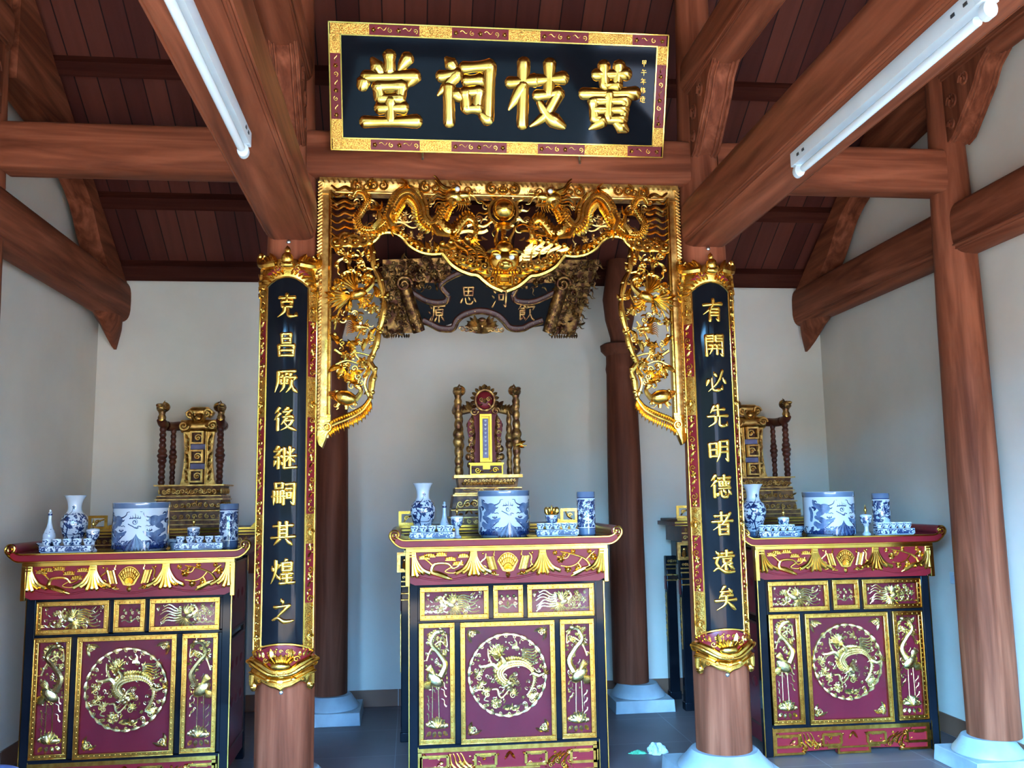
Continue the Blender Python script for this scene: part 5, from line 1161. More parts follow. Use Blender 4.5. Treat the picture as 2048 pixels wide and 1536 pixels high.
    up = cr([(.54, 0, z0), (.575, 0, z0 + .004), (.605, 0, z0 + .022), (.628, 0, z0 + .05), (.632, 0, z0 + .07)], 4); dn = cr([(.600, 0, z0 + .062), (.585, 0, z0 + .050), (.562, 0, z1 + .001), (.53, 0, z1)], 4)
    O = [(p.x, p.z) for p in up] + [(p.x, p.z) for p in dn]; O = [(-x, z) for x, z in reversed(O)] + O
    b = MB(); b.prism(O, -.05, .56); top = obj('top_slab', b, red, t)
    b = MB(); b.box(-.535, .535, -.046, .555, 1.243, 1.2465); obj('table_surface', b, black, top)
    b = MB(); F = -.051
    b.tube([(x, F, z) for x, z in [(-p.x, p.z) for p in reversed(up)] + [(p.x, p.z) for p in up]], .0055, 6); b.tube([(x, F, z) for x, z in [(-p.x, p.z) for p in dn] + [(p.x, p.z) for p in reversed(dn)]], .0055, 6)
    obj('gilt_edging', b, gold_s, top)
    for s_ in (-1, 1):
        b = MB(); b.m = 1; b.sweepy([(s_ * .607 + .030 * cos(a), 1.272 + .030 * sin(a)) for a in [2 * pi * i / 24 for i in range(24)]], -.046, .556); b.m = 0; b.curl(s_ * .607, 1.272, .031, -pi / 2, 1.7, .0075, -.048, s_, 8)
        obj('scroll_end', b, [gold_s, red_d], top)
    return t
altar = make_altar()
ZL = 1.2465
altar.location = (.0304, .697, 0); altar.scale = (1.0292,) * 3
altar['label'] = 'red and gold altar table standing directly under the carved arch, the middle one'
dup(altar, (-2.0193, .7757, 0), 'red and gold altar table with a bottle on a bowl, in the left bay', .008, 1.0)
dup(altar, (2.0498, .7774, 0), 'red and gold altar table standing beside the bare slender column', -.008, 1.0)
ZC = ZL * 1.0292

# ------------------------------------------------------------------ back altars and the thrones on them
def make_back_altar():
    t = thing('throne_stand', 'x', 'altar table', (0, 0, 0), 'dark stands behind the altars')
    b = MB(); b.box(-.60, .60, .0, .46, 1.285, 1.315); b.box(-.58, .58, .01, .45, 1.315, 1.335); tp = obj('top_slab', b, brown_l, t, bevel=.003)
    b = MB(); b.box(-.602, .602, -.004, 0, 1.303, 1.315); b.box(-.602, .602, -.004, 0, 1.285, 1.291); b.box(-.582, .582, .006, .01, 1.322, 1.335); obj('gilt_edging', b, gold_s, tp)
    b = MB(); b.box(-.55, .55, .03, .43, 1.17, 1.285)
    fr = obj('frieze', b, brown_l, t)
    b = MB(); r2 = random.Random(9)
    for i in range(15): x = -.52 + .0743 * i; b.flower(x, 1.255, .018, 6, .025, i); b.curl(x + .035, 1.252, .014, i, 1.2, .004, .025)
    b.box(-.552, .552, .022, .03, 1.228, 1.236)
    for i in range(26): b.curl(-.53 + .0425 * i, 1.20, .016, i * 1.3, 1.1, .005, .026)
    b.box(-.552, .552, .022, .03, 1.17, 1.178); obj('gilt_carving', b, gold_w, fr)
    for s_ in (-1, 1):
        # raised fret at each end of the top, and the boxed shoulder below it
        b = MB(); frame(b, *((s_ * .585, s_ * .47) if s_ < 0 else (.47, .585)), 1.336, 1.43, .018, .02, False); b.box(s_ * .57, s_ * .485, .04, .06, 1.35, 1.356); b.wavy((s_ * .55, 1.36), (s_ * .50, 1.41), .01, .7, .006, .005, .03); b.curl(s_ * .535, 1.385, .016, 0, 1.2, .005, .03)
        b.prism([(s_ * .47, 1.336), (s_ * .40, 1.336), (s_ * .43, 1.372), (s_ * .47, 1.36)], .015, .05); obj('end_fret', b, gold, t)
        b = MB(); x0, x1 = sorted((s_ * .595, s_ * .50)); frame(b, x0, x1, 1.045, 1.17, .022, -.01, False); b.leaf((x0 + x1) / 2, 1.06, pi / 2, .06, .03, .02, .0); b.ell(((x0 + x1) / 2, .0, 1.12), .015); b.m = 1; b.box(x0 + .01, x1 - .01, .01, .06, 1.05, 1.165); obj('shoulder_box', b, [gold_w, black], t)
        for y0 in (.02, .38):
            b = MB(); b.box(s_ * .50, s_ * .57, y0, y0 + .06, .0, 1.05); b.box(s_ * .495, s_ * .575, y0 - .008, y0 + .068, .0, .06); lg = obj('leg', b, black, t, bevel=.006)
            b = MB(); b.m = 0
            xx = s_ * .575 if s_ > 0 else -.575
            for z in (.87, .91, .955, .985): b.tube([(s_ * .50, y0 - .004, z), (s_ * .57, y0 - .004, z)], .006, 6)
            for k in range(3): b.curl(s_ * .535 - .018 + .018 * k, 1.01, .010, k, 1.1, .003, y0 - .004)
            q = s_ * .5705
            b.m = 1; b.box(q, q + s_ * .003, y0 + .01, y0 + .05, .80, .90); b.m = 0
            b.box(q, q + s_ * .004, y0 + .008, y0 + .016, .42, .78); 
            for k in range(6): b.ell((q, y0 + .035, .47 + .055 * k), .006, .016, .02, 6, 4); 
            for k in range(3): b.ell((q, y0 + .02 + .012 * (k % 2), .72 + .02 * k), .006, .014, .012, 6, 4)
            obj('leg_carving', b, [gold_w, red_d], lg)
        b = MB(); b.box(s_ * .515, s_ * .53, .08, .38, 1.0, 1.17); b.box(s_ * .515, s_ * .53, .08, .38, .88, .92); obj('side_rail', b, black, t)
    b = MB(); b.box(-.5, .5, .05, .08, 1.02, 1.17); obj('front_rail', b, brown_l, t)
    return t
back = make_back_altar(); ZB = 1.335
back.location = (.0, 1.46, 0); back['label'] = 'dark table with gilt end frets carrying the crowned throne behind the middle altar'
dup(back, (-2.03, 1.95, 0), 'dark table carrying the throne behind the left altar', 0, (1.08, 1.02, 1.0)); dup(back, (2.04, 1.93, 0), 'dark table whose legs show between the ring-capital column and a couplet board', 0, (1.10, 1.02, 1.0))

def post(b, x, y, z0, z1, r, ringn=9):
    prof = []; n = ringn * 6
    for i in range(n + 1):
        q = i / n; mid = 1 + .5 * math.exp(-((q - .5) / .12) ** 2); prof.append((r * (.72 + .28 * abs(sin(pi * ringn * q))) * mid, z0 + (z1 - z0) * q))
    b.lathe(prof, 14, (x, y, 0))
def post_head(b, x, y, z, f, s_=1.0):
    """small dragon head finial looking outwards/forwards"""
    b.lathe([(.024 * s_, 0), (.028 * s_, .02), (.02 * s_, .04), (.026 * s_, .06)], 12, (x, y, z))
    b.ell((x + f * .006, y - .01, z + .085), .030 * s_, .034 * s_, .032 * s_, 8, 6); b.ell((x + f * .012, y - .035, z + .10), .022 * s_, .03 * s_, .014 * s_); b.ell((x + f * .01, y - .03, z + .075), .02 * s_, .026 * s_, .009 * s_)
    for i in range(5): b.leaf(x - f * .01, z + .055 + .018 * i, (pi if f > 0 else 0) - f * (.5 - .25 * i), .045 * s_, .014, .01, y)
    b.tube([(x, y + .01, z + .11), (x - f * .012, y + .02, z + .14)], [.008, .002], 6)
def tiers(b, levels):
    for x, y, z0, z1, tp in levels: b.frustum(-x, x, -y, y, z0, z1, tp)
def make_throne_mid():
    t = thing('ancestral_throne', 'tall carved throne with a gold-framed tablet and crowned back behind the middle altar', 'throne', (.005, 1.70, ZB), 'ancestral thrones behind the altars')
    b = MB(); tiers(b, [(.265, .19, 0, .045, 0), (.25, .18, .045, .09, -.004), (.232, .165, .09, .105, 0), (.245, .175, .105, .185, -.012), (.222, .155, .205, .235, 0), (.192, .13, .235, .305, .012)]); obj('stepped_base', b, carved_brown, t, bevel=.002)
    b = MB()
    for x, y, z, h in ((.25, .18, .092, .007), (.236, .168, .186, .010), (.225, .158, .199, .008), (.228, .16, .305, .020), (.222, .155, .235, .006), (.268, .192, .044, .006)): b.box(-x, x, -y, y, z, z + h)
    for i in range(15): b.flower(-.165 + .0236 * i, .268, .015, 6, -.140, i); b.curl(-.153 + .0236 * i, .285, .010, i, 1.1, .003, -.142)
    for i in range(9): b.curl(-.19 + .0475 * i, .135, .024, i, 1.3, .006, -.176, 1 if i % 2 else -1); b.leaf(-.17 + .0475 * i, .13, .8 * i, .04, .018, .010, -.176)
    for i in range(11): b.curl(-.22 + .044 * i, .022, .015, i, 1.2, .005, -.19); b.leaf(-.2 + .044 * i, .068, i, .03, .012, .008, -.18)
    for x in (-.05, .05): b.curl(x, .22, .014, 0, 1.3, .004, -.157); b.wavy((x * .4, .212), (x * 3.4, .228), .007, 1.5, .005, .003, -.157)
    obj('gilt_carving', b, gold_w, t)
    for f in (-1, 1):
        b = MB(); post(b, f * .196, -.11, .325, .82, .026, 8); post_head(b, f * .196, -.11, .80, f); obj('post', b, gilt_wood, t)
        b = MB(); post(b, f * .17, .10, .325, .80, .020, 8); obj('post', b, gilt_wood, t)
        b = MB(); b.tube(cr([(f * .07, .12, .80), (f * .14, .12, .785), (f * .195, .09, .77), (f * .205, .0, .775), (f * .196, -.11, .80)], 5), [.03, .032, .03, .026, .024], 8)
        for i in range(4): b.leaf(f * (.10 + .025 * i), .78, pi / 2 - f * .6, .05, .022, .014, .09)
        obj('arm_rail', b, gilt_wood, t)
    b = MB(); half = [(.0, .325), (.115, .325), (.112, .40), (.098, .47), (.105, .56), (.122, .64), (.118, .70), (.09, .745), (.075, .78)]
    O = [(x, z) for x, z in half[1:]] + [(-x, z) for x, z in reversed(half[1:])]
    b.m = 1; b.prism(O, .09, .125); b.m = 0
    for f in (-1, 1):
        for i in range(9): z = .36 + .042 * i; b.leaf(f * .075, z, pi / 2 - f * (.5 + .2 * sin(i)), .055, .024, .014, .088, f * .5); b.curl(f * .095, z + .01, .016, i, 1.2, .005, .086, f)
        for i in range(6): b.ell((f * (.104 + .012 * sin(1.3 * i)), .105, .40 + .055 * i), .022, .014, .026, 8, 5)
    obj('back_panel', b, [gilt_wood, red_d], t)
    b = MB(); b.m = 1; b.ell((0, .08, .845), .062, .03, .068, 16, 10); b.m = 0
    b.ring(0, .845, .066, .072, .010, .055, 28)
    for i in range(13): a = -.5 + 4.14 * i / 12; b.leaf(.066 * cos(a), .845 + .072 * sin(a), a, .038, .026, .014, .07)
    b.leaf(0, .91, pi / 2, .05, .05, .02, .07)
    for f in (-1, 1): b.curl(f * .025, .85, .018, 0, 1.2, .005, .046, f); b.wavy((f * .02, .82), (f * .05, .80), .006, 1, .006, .003, .05); b.curl(f * .075, .77, .03, 0, 1.3, .008, .075, f); b.leaf(f * .09, .80, pi / 2 - f * .8, .06, .03, .014, .08)
    b.ell((0, .05, .84), .016, .02, .018); obj('crown', b, [gilt_wood, red_d], t)
    b = MB(); frame(b, -.041, .041, .415, .745, .014, .03, False); b.box(-.038, .038, .05, .075, .42, .74); tb = obj('ancestor_tablet', b, gold_s, t)
    b = MB(); b.box(-.019, .019, .038, .05, .445, .715); obj('silk_strip', b, purple, tb)['label'] = 'dull purple strip with faded marks'
    b = MB()
    for i in range(9): z = .70 - .028 * i; b.ell((0, .037, z), .006, .002, .008, 6, 4); b.tube([(-.009, .036, z + .003), (.009, .036, z + .004)], .0015, 4)
    obj('faded_marks', b, noisy('faded_silver', (.40, .40, .48), (.55, .55, .62), 50, .5), tb)
    b = MB(); b.m = 1; b.box(-.11, .11, .0, .09, .325, .40); b.m = 0; frame(b, -.112, .112, .328, .398, .008, -.012, False); b.box(-.12, .12, -.005, .1, .398, .410)
    for f in (-1, 1): b.curl(f * .06, .36, .02, 0, 1.4, .005, -.004, f); b.wavy((f * .02, .35), (f * .1, .37), .008, 1, .005, .003, -.004)
    b.box(-.025, .025, -.01, .0, .365, .395); obj('tablet_stand', b, [gold_s, brown_l], t)
    b = MB(); b.wavy((.185, .52), (.26, .525), .01, .9, .010, .004, -.14); b.leaf(.20, .53, .3, .06, .02, .012, -.14); b.leaf(.20, .515, -.3, .05, .016, .010, -.14); obj('gold_sprig', b, gold_s, t)
    return t
make_throne_mid()
def make_throne_side():
    t = thing('ancestral_throne', 'x', 'throne', (0, 0, ZB), 'ancestral thrones behind the altars')
    b = MB(); tiers(b, [(.255, .19, 0, .05, 0), (.235, .175, .05, .11, -.006), (.222, .165, .125, .19, -.006), (.218, .16, .20, .215, .0), (.19, .14, .215, .285, .018)]); obj('stepped_base', b, carved_brown, t, bevel=.002)
    b = MB()
    for x, y, z, h in ((.238, .178, .111, .008), (.226, .168, .190, .008), (.215, .16, .215, .006), (.235, .17, .286, .010), (.258, .192, .05, .006)): b.box(-x, x, -y, y, z, z + h)
    for i in range(12): b.curl(-.165 + .03 * i, .248, .018, i, 1.3, .006, -.155, 1 if i % 2 else -1); b.leaf(-.15 + .03 * i, .25, i * 1.7, .034, .014, .010, -.157)
    for f in (-1, 1):
        for i in range(9): y = -.12 + .03 * i; b.ell((f * .208, y, .25), .010, .014, .022, 6, 4); b.ell((f * .222, y, .155), .008, .012, .02, 6, 4)
    for i in range(11): b.curl(-.2 + .04 * i, .155, .016, i, 1.2, .005, -.168); b.leaf(-.19 + .04 * i, .16, 1.3 * i, .034, .014, .008, -.168); b.curl(-.215 + .043 * i, .078, .016, i, 1.2, .005, -.18)
    b.box(-.256, .256, -.194, -.19, .02, .026); obj('gilt_carving', b, gold_w, t)
    for f in (-1, 1):
        b = MB(); post(b, f * .195, -.13, .295, .70, .024, 11); obj('post', b, brown_l, t)
        b = MB(); post_head(b, f * .20, -.15, .745, f, 1.05); obj('post_head', b, gilt_wood, t)
        b = MB(); post(b, f * .165, .03, .295, .70, .020, 11); obj('post', b, brown_l, t)
        b = MB(); b.tube(cr([(f * .085, .12, .73), (f * .14, .10, .725), (f * .18, .03, .715), (f * .195, -.06, .715), (f * .198, -.14, .725), (f * .20, -.17, .745)], 5), [.030, .034, .034, .034, .032, .03], 10); obj('arm_rail', b, brown_l, t)
        b = MB(); b.lathe([(.022, 0), (.027, .02), (.024, .045)], 12, (f * .199, -.15, .715)); obj('gilt_collar', b, gold, t)
    b = MB(); O = [(.125, .296), (.112, .34), (.10, .45), (.098, .55), (.105, .64), (.110, .68), (-.110, .68), (-.105, .64), (-.098, .55), (-.10, .45), (-.112, .34), (-.125, .296)]
    b.prism(O, .08, .12)
    for f in (-1, 1):
        for i in range(8): z = .33 + .042 * i; b.leaf(f * .07, z, pi / 2 - f * (.6 + .3 * sin(2 * i)), .05, .022, .012, .078, f * .4); b.curl(f * .082, z, .014, i, 1.2, .005, .078, f)
    bp = obj('back_panel', b, gold_w, t)
    b = MB(); b.m = 1; b.box(-.058, .058, .068, .082, .30, .68); b.m = 0
    for x in (-.058, .052): b.box(x, x + .006, .060, .08, .296, .68)
    for zc in (.36, .50, .635): frame(b, -.046, .046, zc - .046, zc + .046, .012, .055, False); b.curl(0, zc, .026, 0, 1.4, .007, .062); b.flower(0, zc, .016, 6, .058)
    b.m = 2
    for zc in (.43, .57): b.box(-.05, .05, .062, .07, zc - .018, zc + .018)
    obj('plaques', b, [gold_w, brown_l, purple], bp)
    b = MB(); b.tube([(-.125, .10, .722), (.125, .10, .722)], .048, 16); b.tube([(-.09, .10, .80), (-.05, .10, .828), (.05, .10, .828), (.09, .10, .80)], [.028, .036, .036, .028], 12)
    for f in (-1, 1): b.curl(f * .06, .81, .034, 0, 1.4, .010, .062, f); b.curl(f * .10, .722, .036, 0, 1.4, .010, .052, f); b.leaf(f * .02, .75, pi / 2 - f * .5, .08, .035, .018, .055); b.leaf(f * .05, .72, pi / 2 - f * 1.4, .07, .03, .014, .050)
    b.ell((0, .05, .775), .03, .024, .026); obj('head_rest', b, gold_w, t)
    return t
th = make_throne_side(); th.location = (-2.03, 2.20, ZB); th['label'] = 'carved throne with dark turned posts and a gilt back behind the left altar'
dup(th, (2.10, 2.18, ZB), 'carved throne half hidden by a couplet board, behind the altar by the bare column', 0)

# ------------------------------------------------------------------ blue and white porcelain
def X(u, Y, v=1060): return at(u, v, Y).x
p_vase = porcelain('vase_glaze', .32, (), (.03, .215), 30, (.50, .54), ((.0, .03),))
p_bowl = porcelain('bowl_glaze', .265, ((.006, .012),), (.012, .055), 24, (.42, .50), ((.232, .262),))
p_cyl = porcelain('cylinder_glaze', .25, ((.212, .218), (.036, .040)), (.045, .205), 34, (.47, .51), ((.214, .25), (.0, .038)))
p_bottle = porcelain('bottle_glaze', .2, ((.168, .180),), (.055, .085), 30, (.55, .58))
p_cup = porcelain('cup_glaze', .12, (), (.055, .105), 40, (.48, .52), ((.105, .108),))
p_tray = porcelain('tray_glaze', .04, ((.036, .039),), (.006, .034), 46, (.47, .52))
p_teacup = porcelain('teacup_glaze', .035, (), (.004, .03), 60, (.48, .53))
p_dish = porcelain('dish_glaze', .06, (), (.012, .05), 40, (.5, .54))
def big_bowl(x, y, z, lab):
    t = thing('incense_bowl', lab, 'incense bowl', (x, y, z), 'large blue and white incense bowls'); R, H = .153, .265
    b = MB(); b.lathe([(.135, 0), (.142, .006), (.150, .016), (.153, .03), (.152, .23), (.155, .236), (.156, .262), (.153, .265), (.146, .264), (.144, .20), (.138, .03), (.05, .025)], 64); obj('bowl', b, p_bowl, t)
    def T(s_, d, zz): a = s_ / R; return ((R + .0008 - d * .15) * sin(a), -(R + .0008 - d * .15) * cos(a), zz)
    def P(px, py): return (R * asin(max(-.99, min(.99, (px - 950) / 740))), (1420 - py) * .000215)
    b = MB(T); bl = MB(T)
    def S(bb, pts, w, fl=.12): bb.stroke(cr(L([P(*p) for p in pts]), 5), w, fl, 6)
    N = 20; S(b, [(990 + 75 * (1 - .75 * i / N) * cos(-1.2 + i * .42), 690 + 75 * (1 - .75 * i / N) * sin(-1.2 + i * .42)) for i in range(N)], (.002, .007))
    for px, h in ((870, 60), (930, 80), (1000, 130), (1060, 90), (1120, 60)): S(b, [(px, 600), (px + 12, 600 - h * .5), (px - 4, 600 - h)], (.006, .003, .001))
    S(b, [(850, 600), (990, 585), (1130, 600)], .005); S(b, [(820, 740), (880, 770), (940, 800), (1030, 850), (1080, 800), (1150, 815)], .005); S(b, [(1010, 820), (1050, 860), (1090, 830)], .004)
    for m in (-1, 1):
        def Q(*pts): return [(985 + m * (985 - a) * -1 if m > 0 else a, c) for a, c in pts]
        def mir(pts): return pts if m < 0 else [(1975 - a, c) for a, c in pts]
        S(bl, mir([(300, 430), (330, 560), (420, 620), (470, 740), (380, 820)]), (.012, .032, .040, .030)); S(bl, mir([(420, 640), (520, 600), (600, 650), (560, 760)]), (.03, .034, .022)); S(bl, mir([(330, 900), (430, 960), (540, 1080), (420, 1150), (320, 1080)]), (.02, .034, .034, .03)); S(bl, mir([(560, 1010), (680, 990), (770, 930)]), (.022, .020, .008)); S(bl, mir([(250, 650), (270, 800), (260, 1000)]), (.02, .024, .02))
        S(b, mir([(280, 620), (330, 660), (310, 720)]), (.010, .018, .006)); S(b, mir([(300, 480), (340, 450), (370, 490)]), (.006, .009, .004)); S(b, mir([(400, 550), (450, 640), (430, 740)]), (.004, .012, .006)); S(b, mir([(540, 545), (600, 580), (690, 560), (760, 510), (790, 440), (860, 430)]), (.006, .007, .006, .004, .002)); S(b, mir([(620, 650), (680, 660), (720, 630)]), (.006, .008, .003)); S(b, mir([(600, 780), (650, 800), (690, 780), (730, 810)]), .004)
        for k in (-40, 0, 40): S(b, mir([(630 + k, 910), (630 + k * 1.2, 870)]), (.006, .002))
        S(b, mir([(570, 900), (630, 930), (690, 900)]), .006); S(b, mir([(400, 1010), (440, 1050), (480, 1010)]), .007); S(b, mir([(500, 1180), (560, 1150), (660, 1060), (740, 1010)]), (.010, .008, .003)); S(b, mir([(330, 1080), (370, 1160), (460, 1190)]), (.008, .010, .006))
        for k in range(4): S(bl, mir([(640 + 60 * k, 1330 - 16 * k), (700 + 60 * k, 1270 - 20 * k), (770 + 50 * k, 1330)]), .006)
        for k in range(6): S(b, mir([(280 + 70 * k, 1370), (330 + 70 * k, 1300 + 10 * (k % 2)), (380 + 70 * k, 1370)]), (.012, .016, .008))
    for c in (-1, 1):
        for k in range(5): x0 = 1030 + c * (110 + 95 * k); S(bl, [(x0 - 50, 1300 + 14 * k), (x0, 1225 + 16 * (k % 2)), (x0 + 50, 1300 + 14 * k)], (.004, .009, .004)); S(b, [(x0 - 36, 1340), (x0, 1280), (x0 + 36, 1340)], (.003, .007, .003))
    for k in range(-4, 5): S(b if k % 2 == 0 else bl, [(1030 + 14 * k, 1000 + 30 * abs(k)), (1030 + 40 * k, 1200), (1030 + 78 * k, 1390)], (.003, .010, .014))
    for k in range(40):
        a0 = -1.35 + 2.7 * k / 39; s_ = R * a0
        b.stroke([(s_ - .0022, 0, .240), (s_ - .0022, 0, .257)], .0018, .12, 4); b.stroke([(s_ - .002, 0, .257), (s_ + .003, 0, .257)], .0016, .12, 4); b.stroke([(s_, 0, .246), (s_ + .0035, 0, .246)], .0016, .12, 4)
    obj('painted_dragons', b, cobalt, t); obj('painted_wash', bl, cobalt_l, t)
    return t
def lathe_obj(nm, prof, mat, par, n=40, wave=None):
    b = MB(); b.lathe(prof, n, (0, 0, 0), wave); return obj(nm, b, mat, par)
def paint(prof, strokes, leaves, par, seed, zr, n):
    """a cobalt flower spray brushed round the wall of a turned vessel (prof = radius by height)"""
    r2 = random.Random(seed)
    def rad(zz):
        for k in range(len(prof) - 1):
            if prof[k][1] <= zz <= prof[k + 1][1]: q = (zz - prof[k][1]) / max(1e-6, prof[k + 1][1] - prof[k][1]); return prof[k][0] + (prof[k + 1][0] - prof[k][0]) * q
        return prof[-1][0]
    def T(a, d, zz): r = rad(zz) + .0006 - d * .12; return (r * sin(a / .06), -r * cos(a / .06), zz)
    b = MB(T)
    for P, w in strokes: b.stroke(cr(L(P), 5), w, .12, 5)
    for a, zz, k in leaves:
        for q in range(k): b.leaf(a, zz, 2 * pi * q / k + a * 20, .016, .009, .003)
    for _ in range(n):
        a = r2.uniform(-.075, .075); zz = r2.uniform(*zr); b.leaf(a, zz, r2.uniform(0, 6.2), r2.uniform(.010, .02), .007, .003, 0, .5)
    obj('painted_spray', b, cobalt, par)
def vase(x, y, z, lab, s_=1.0):
    t = thing('baluster_vase', lab, 'vase', (x, y, z), 'blue and white baluster vases', 0, s_)
    pr = cr([(.044, 0, 0), (.047, 0, .012), (.050, 0, .05), (.068, 0, .11), (.076, 0, .155), (.066, 0, .195), (.043, 0, .222), (.038, 0, .25), (.044, 0, .285), (.060, 0, .314), (.064, 0, .318)], 4)
    P = [(p.x, p.z) for p in pr]
    lathe_obj('body', P + [(.060, .317), (.038, .28), (.033, .25), (.036, .225), (.02, .2)], p_vase, t, 40, lambda a, i: 1 + (.035 * sin(8 * a) if i > 37 and i < 43 else 0))
    paint(P, [([(-.01, .04), (-.02, .09), (-.01, .13), (-.035, .17), (-.02, .20), (.0, .225), (.008, .25)], (.008, .006, .003)), ([(-.01, .13), (.03, .15), (.05, .18)], .004), ([(-.02, .09), (.03, .09), (.05, .12)], .004)], ((-.02, .185, 7), (.03, .16, 7), (.012, .248, 5), (.05, .12, 6), (-.045, .12, 6)), t, int(x * 100), (.06, .2), 16)
    return t
def bottle(x, y, z, lab, s_=1.0):
    t = thing('wine_bottle', lab, 'bottle', (x, y, z), 'porcelain wine bottles', 0, s_)
    pr = cr([(.026, 0, 0), (.034, 0, .012), (.038, 0, .035), (.033, 0, .06), (.020, 0, .09), (.012, 0, .125), (.010, 0, .16), (.013, 0, .172), (.013, 0, .18)], 4); lathe_obj('body', [(p.x, p.z) for p in pr], p_bottle, t, 28)
    lathe_obj('stopper', [(.010, .18), (.011, .186), (.006, .192), (.008, .198), (.003, .206)], glaze, t, 16); return t
def stem_cup(x, y, z, lab, lid='knob', s_=1.0):
    t = thing('stem_cup', lab, 'stem cup', (x, y, z), 'blue and white stem cups with gilt lids', 0, s_)
    pr = cr([(.026, 0, 0), (.025, 0, .006), (.014, 0, .018), (.012, 0, .045), (.018, 0, .056), (.032, 0, .075), (.035, 0, .10), (.036, 0, .112)], 4); lathe_obj('cup', [(p.x, p.z) for p in pr] + [(.033, .112), (.03, .09), (.005, .07)], p_cup, t, 32)
    if lid == 'knob':
        lathe_obj('lid', [(.036, .112), (.034, .119), (.018, .124), (.005, .126)], p_cup, t, 28); lathe_obj('knob', [(.007, .125), (.004, .134), (.008, .142), (.010, .150), (.006, .158), (.003, .170), (.001, .182)], gold_s, t, 14)
    elif lid == 'lotus':
        b = MB()
        for k in range(9):
            a = 2 * pi * k / 9; b.tube([(.018 * cos(a), .018 * sin(a), .108), (.032 * cos(a), .032 * sin(a), .128), (.036 * cos(a), .036 * sin(a), .146), (.032 * cos(a), .032 * sin(a), .156)], [.008, .011, .008, .002], 6)
        b.lathe([(.02, .108), (.02, .13), (.006, .136), (.004, .16), (.001, .168)], 14); obj('gilt_lotus', b, gold, t)
    return t
TN = 0
def tray(x, y, z, where, w=.25, rz=0.0, n=5, cy=0.0):
    b = MB(); h = w / 2; b.box(-h, h, -.032, .032, .006, .039); b.box(-h + .006, h - .006, -.027, .027, .0, .006); t = tag(obj('cup_tray', b, p_tray, None, (x, y, z), bevel=.004, rz=rz), 'porcelain tray under five cups, ' + where, 'tray', 'porcelain cup trays', 'thing')
    for k in range(n):
        q = MB(); q.lathe([(.015, 0), (.016, .003), (.022, .016), (.0235, .034), (.0215, .034), (.019, .016), (.003, .008)], 24)
        lx = -h + .028 + k * (w - .056) / (n - 1)
        o = obj('tea_cup', q, p_teacup, None, (x + lx * cos(rz), y + lx * sin(rz) + cy, z + .0392)); tag(o, '%s small cup of the tray %s' % (('leftmost', 'second', 'middle', 'fourth', 'rightmost')[k], where), 'cup', 'small porcelain cups on the trays')
def cylinder(x, y, z, lab):
    t = thing('cylinder_vase', lab, 'vase', (x, y, z), 'blue and white cylinder vases')
    lathe_obj('body', [(.050, 0), (.0535, .004), (.0535, .246), (.0515, .25), (.048, .248), (.046, .02), (.005, .015)], p_cyl, t, 44)
    paint([(.0535, 0), (.0535, .25)], [([(-.03, .05), (-.04, .09), (-.01, .12), (-.03, .16), (.01, .19)], (.008, .006, .003)), ([(.02, .05), (.04, .09), (.03, .13), (.05, .17)], .005)], ((-.01, .15, 7), (.035, .185, 6), (-.04, .11, 6), (.03, .10, 7), (-.045, .185, 6)), t, int(x * 90), (.055, .2), 14); return t
def dish(x, y, z, lab):
    o = lathe_obj('porcelain_dish', [(.028, 0), (.029, .006), (.05, .03), (.062, .05), (.059, .05), (.045, .03), (.005, .012)], p_dish, None, 32); o.location = (x, y, z); return tag(o, lab, 'dish', 'small porcelain dishes', 'thing')
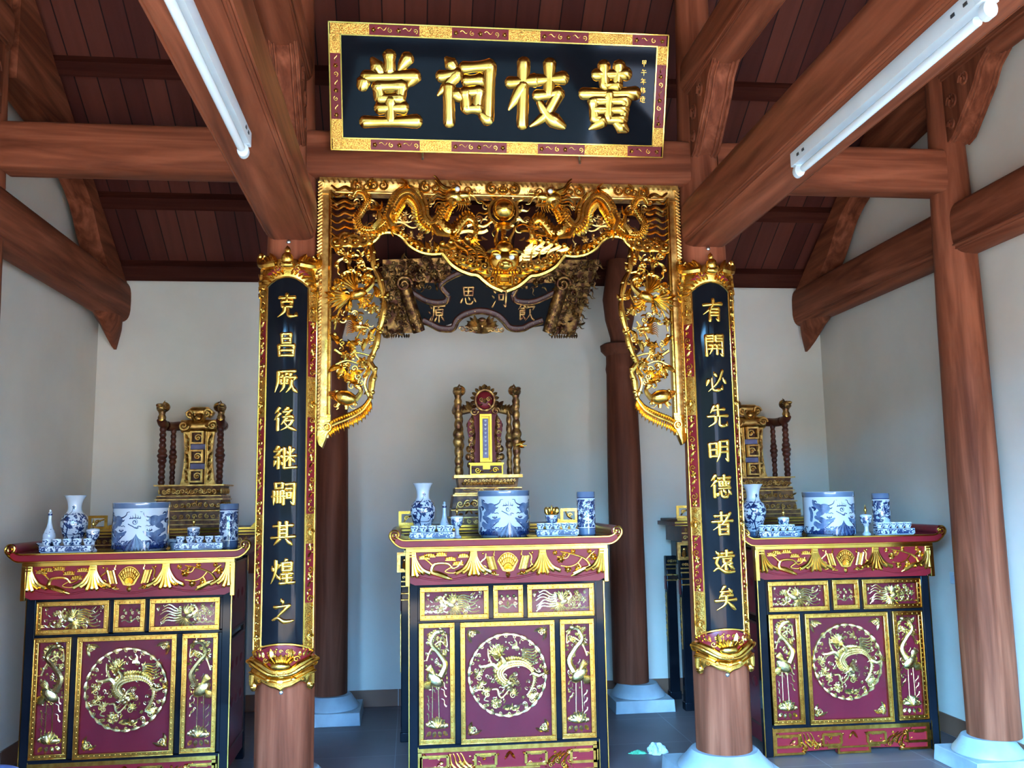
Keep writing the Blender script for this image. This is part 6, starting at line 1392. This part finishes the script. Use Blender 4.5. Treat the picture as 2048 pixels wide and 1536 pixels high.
# on the middle altar
y0 = .697
big_bowl(X(1008, .95), .95, ZC, 'large blue and white dragon bowl on the middle altar')
vase(X(846, 1.08), 1.08, ZC, 'blue and white vase with a flared mouth on the middle altar')
bottle(X(889, 1.12), 1.12, ZC, 'slim porcelain bottle behind the tray, between vase and bowl, middle altar')
stem_cup(X(914, .83), .83, ZC, 'stem cup with a knobbed lid beside the bottle, middle altar')
tray(X(864, .72), .72, ZC, 'in front of the vase, middle altar', .252, 0, 5, .0)
stem_cup(X(1104, .90), .90, ZC, 'stem cup holding a gilt lotus on the middle altar', 'lotus', 1.05)
tray(X(1114, .76), .76, ZC, 'in front of the lotus cup, middle altar', .245)
cylinder(X(1173, .84), .84, ZC, 'tall blue and white cylinder vase on the middle altar')
# on the left altar
big_bowl(X(281, .99, 1090), .99, ZL, 'large blue and white dragon bowl on the left altar')
vase(X(147, 1.10, 1080), 1.10, ZL, 'blue and white vase with a flared mouth on the left altar', .98)
bottle(X(98, .955, 1080), .955, ZL + .052, 'slim white porcelain bottle standing in a bowl on the left altar', .88)
dish(X(96, .955, 1085), .955, ZL, 'round porcelain bowl under the bottle on the left altar')
stem_cup(X(185, .93, 1085), .93, ZL, 'stem cup with a knobbed lid beside the flared vase, left altar', 'knob', 1.0)
tray(X(134, .80, 1095), .80, ZL, 'in front of the bottle, left altar', .268)
dish(X(352, 1.10, 1075), 1.10, ZL, 'round porcelain dish half hidden behind the dragon bowl, left altar')
stem_cup(X(387, .98, 1075), .98, ZL, 'stem cup with a knobbed lid behind a tray, beside the cylinder vase, left altar', 'knob', 1.0)
tray(X(399, .82, 1090), .82, ZL, 'beside the cylinder vase, left altar', .262)
cylinder(X(457, .955, 1080), .955, ZL, 'tall blue and white cylinder vase on the left altar')
# on the right altar
big_bowl(X(1660, .97), .97, ZL, 'large blue and white dragon bowl on the altar by the bare column')
vase(X(1509, 1.0), 1.0, ZL, 'blue and white vase half hidden by a couplet board, altar by the bare column')
tray(X(1553, .80), .80, ZL, 'before the vase, altar by the bare column', .235)
stem_cup(X(1568, .90), .90, ZL, 'stem cup with a knobbed lid behind a tray, altar by the bare column', 'knob', .95)
dish(X(1594, 1.12), 1.12, ZL, 'round porcelain dish half hidden behind the dragon bowl, altar by the bare column')
stem_cup(X(1733, .92), .92, ZL, 'stem cup standing free between bowl and cylinder vase, altar by the bare column', 'knob', 1.0)
cylinder(X(1765, 1.02), 1.02, ZL, 'tall blue and white cylinder vase on the altar by the bare column')
tray(X(1788, .82), .82, ZL, 'before the cylinder vase, altar by the bare column', .236)
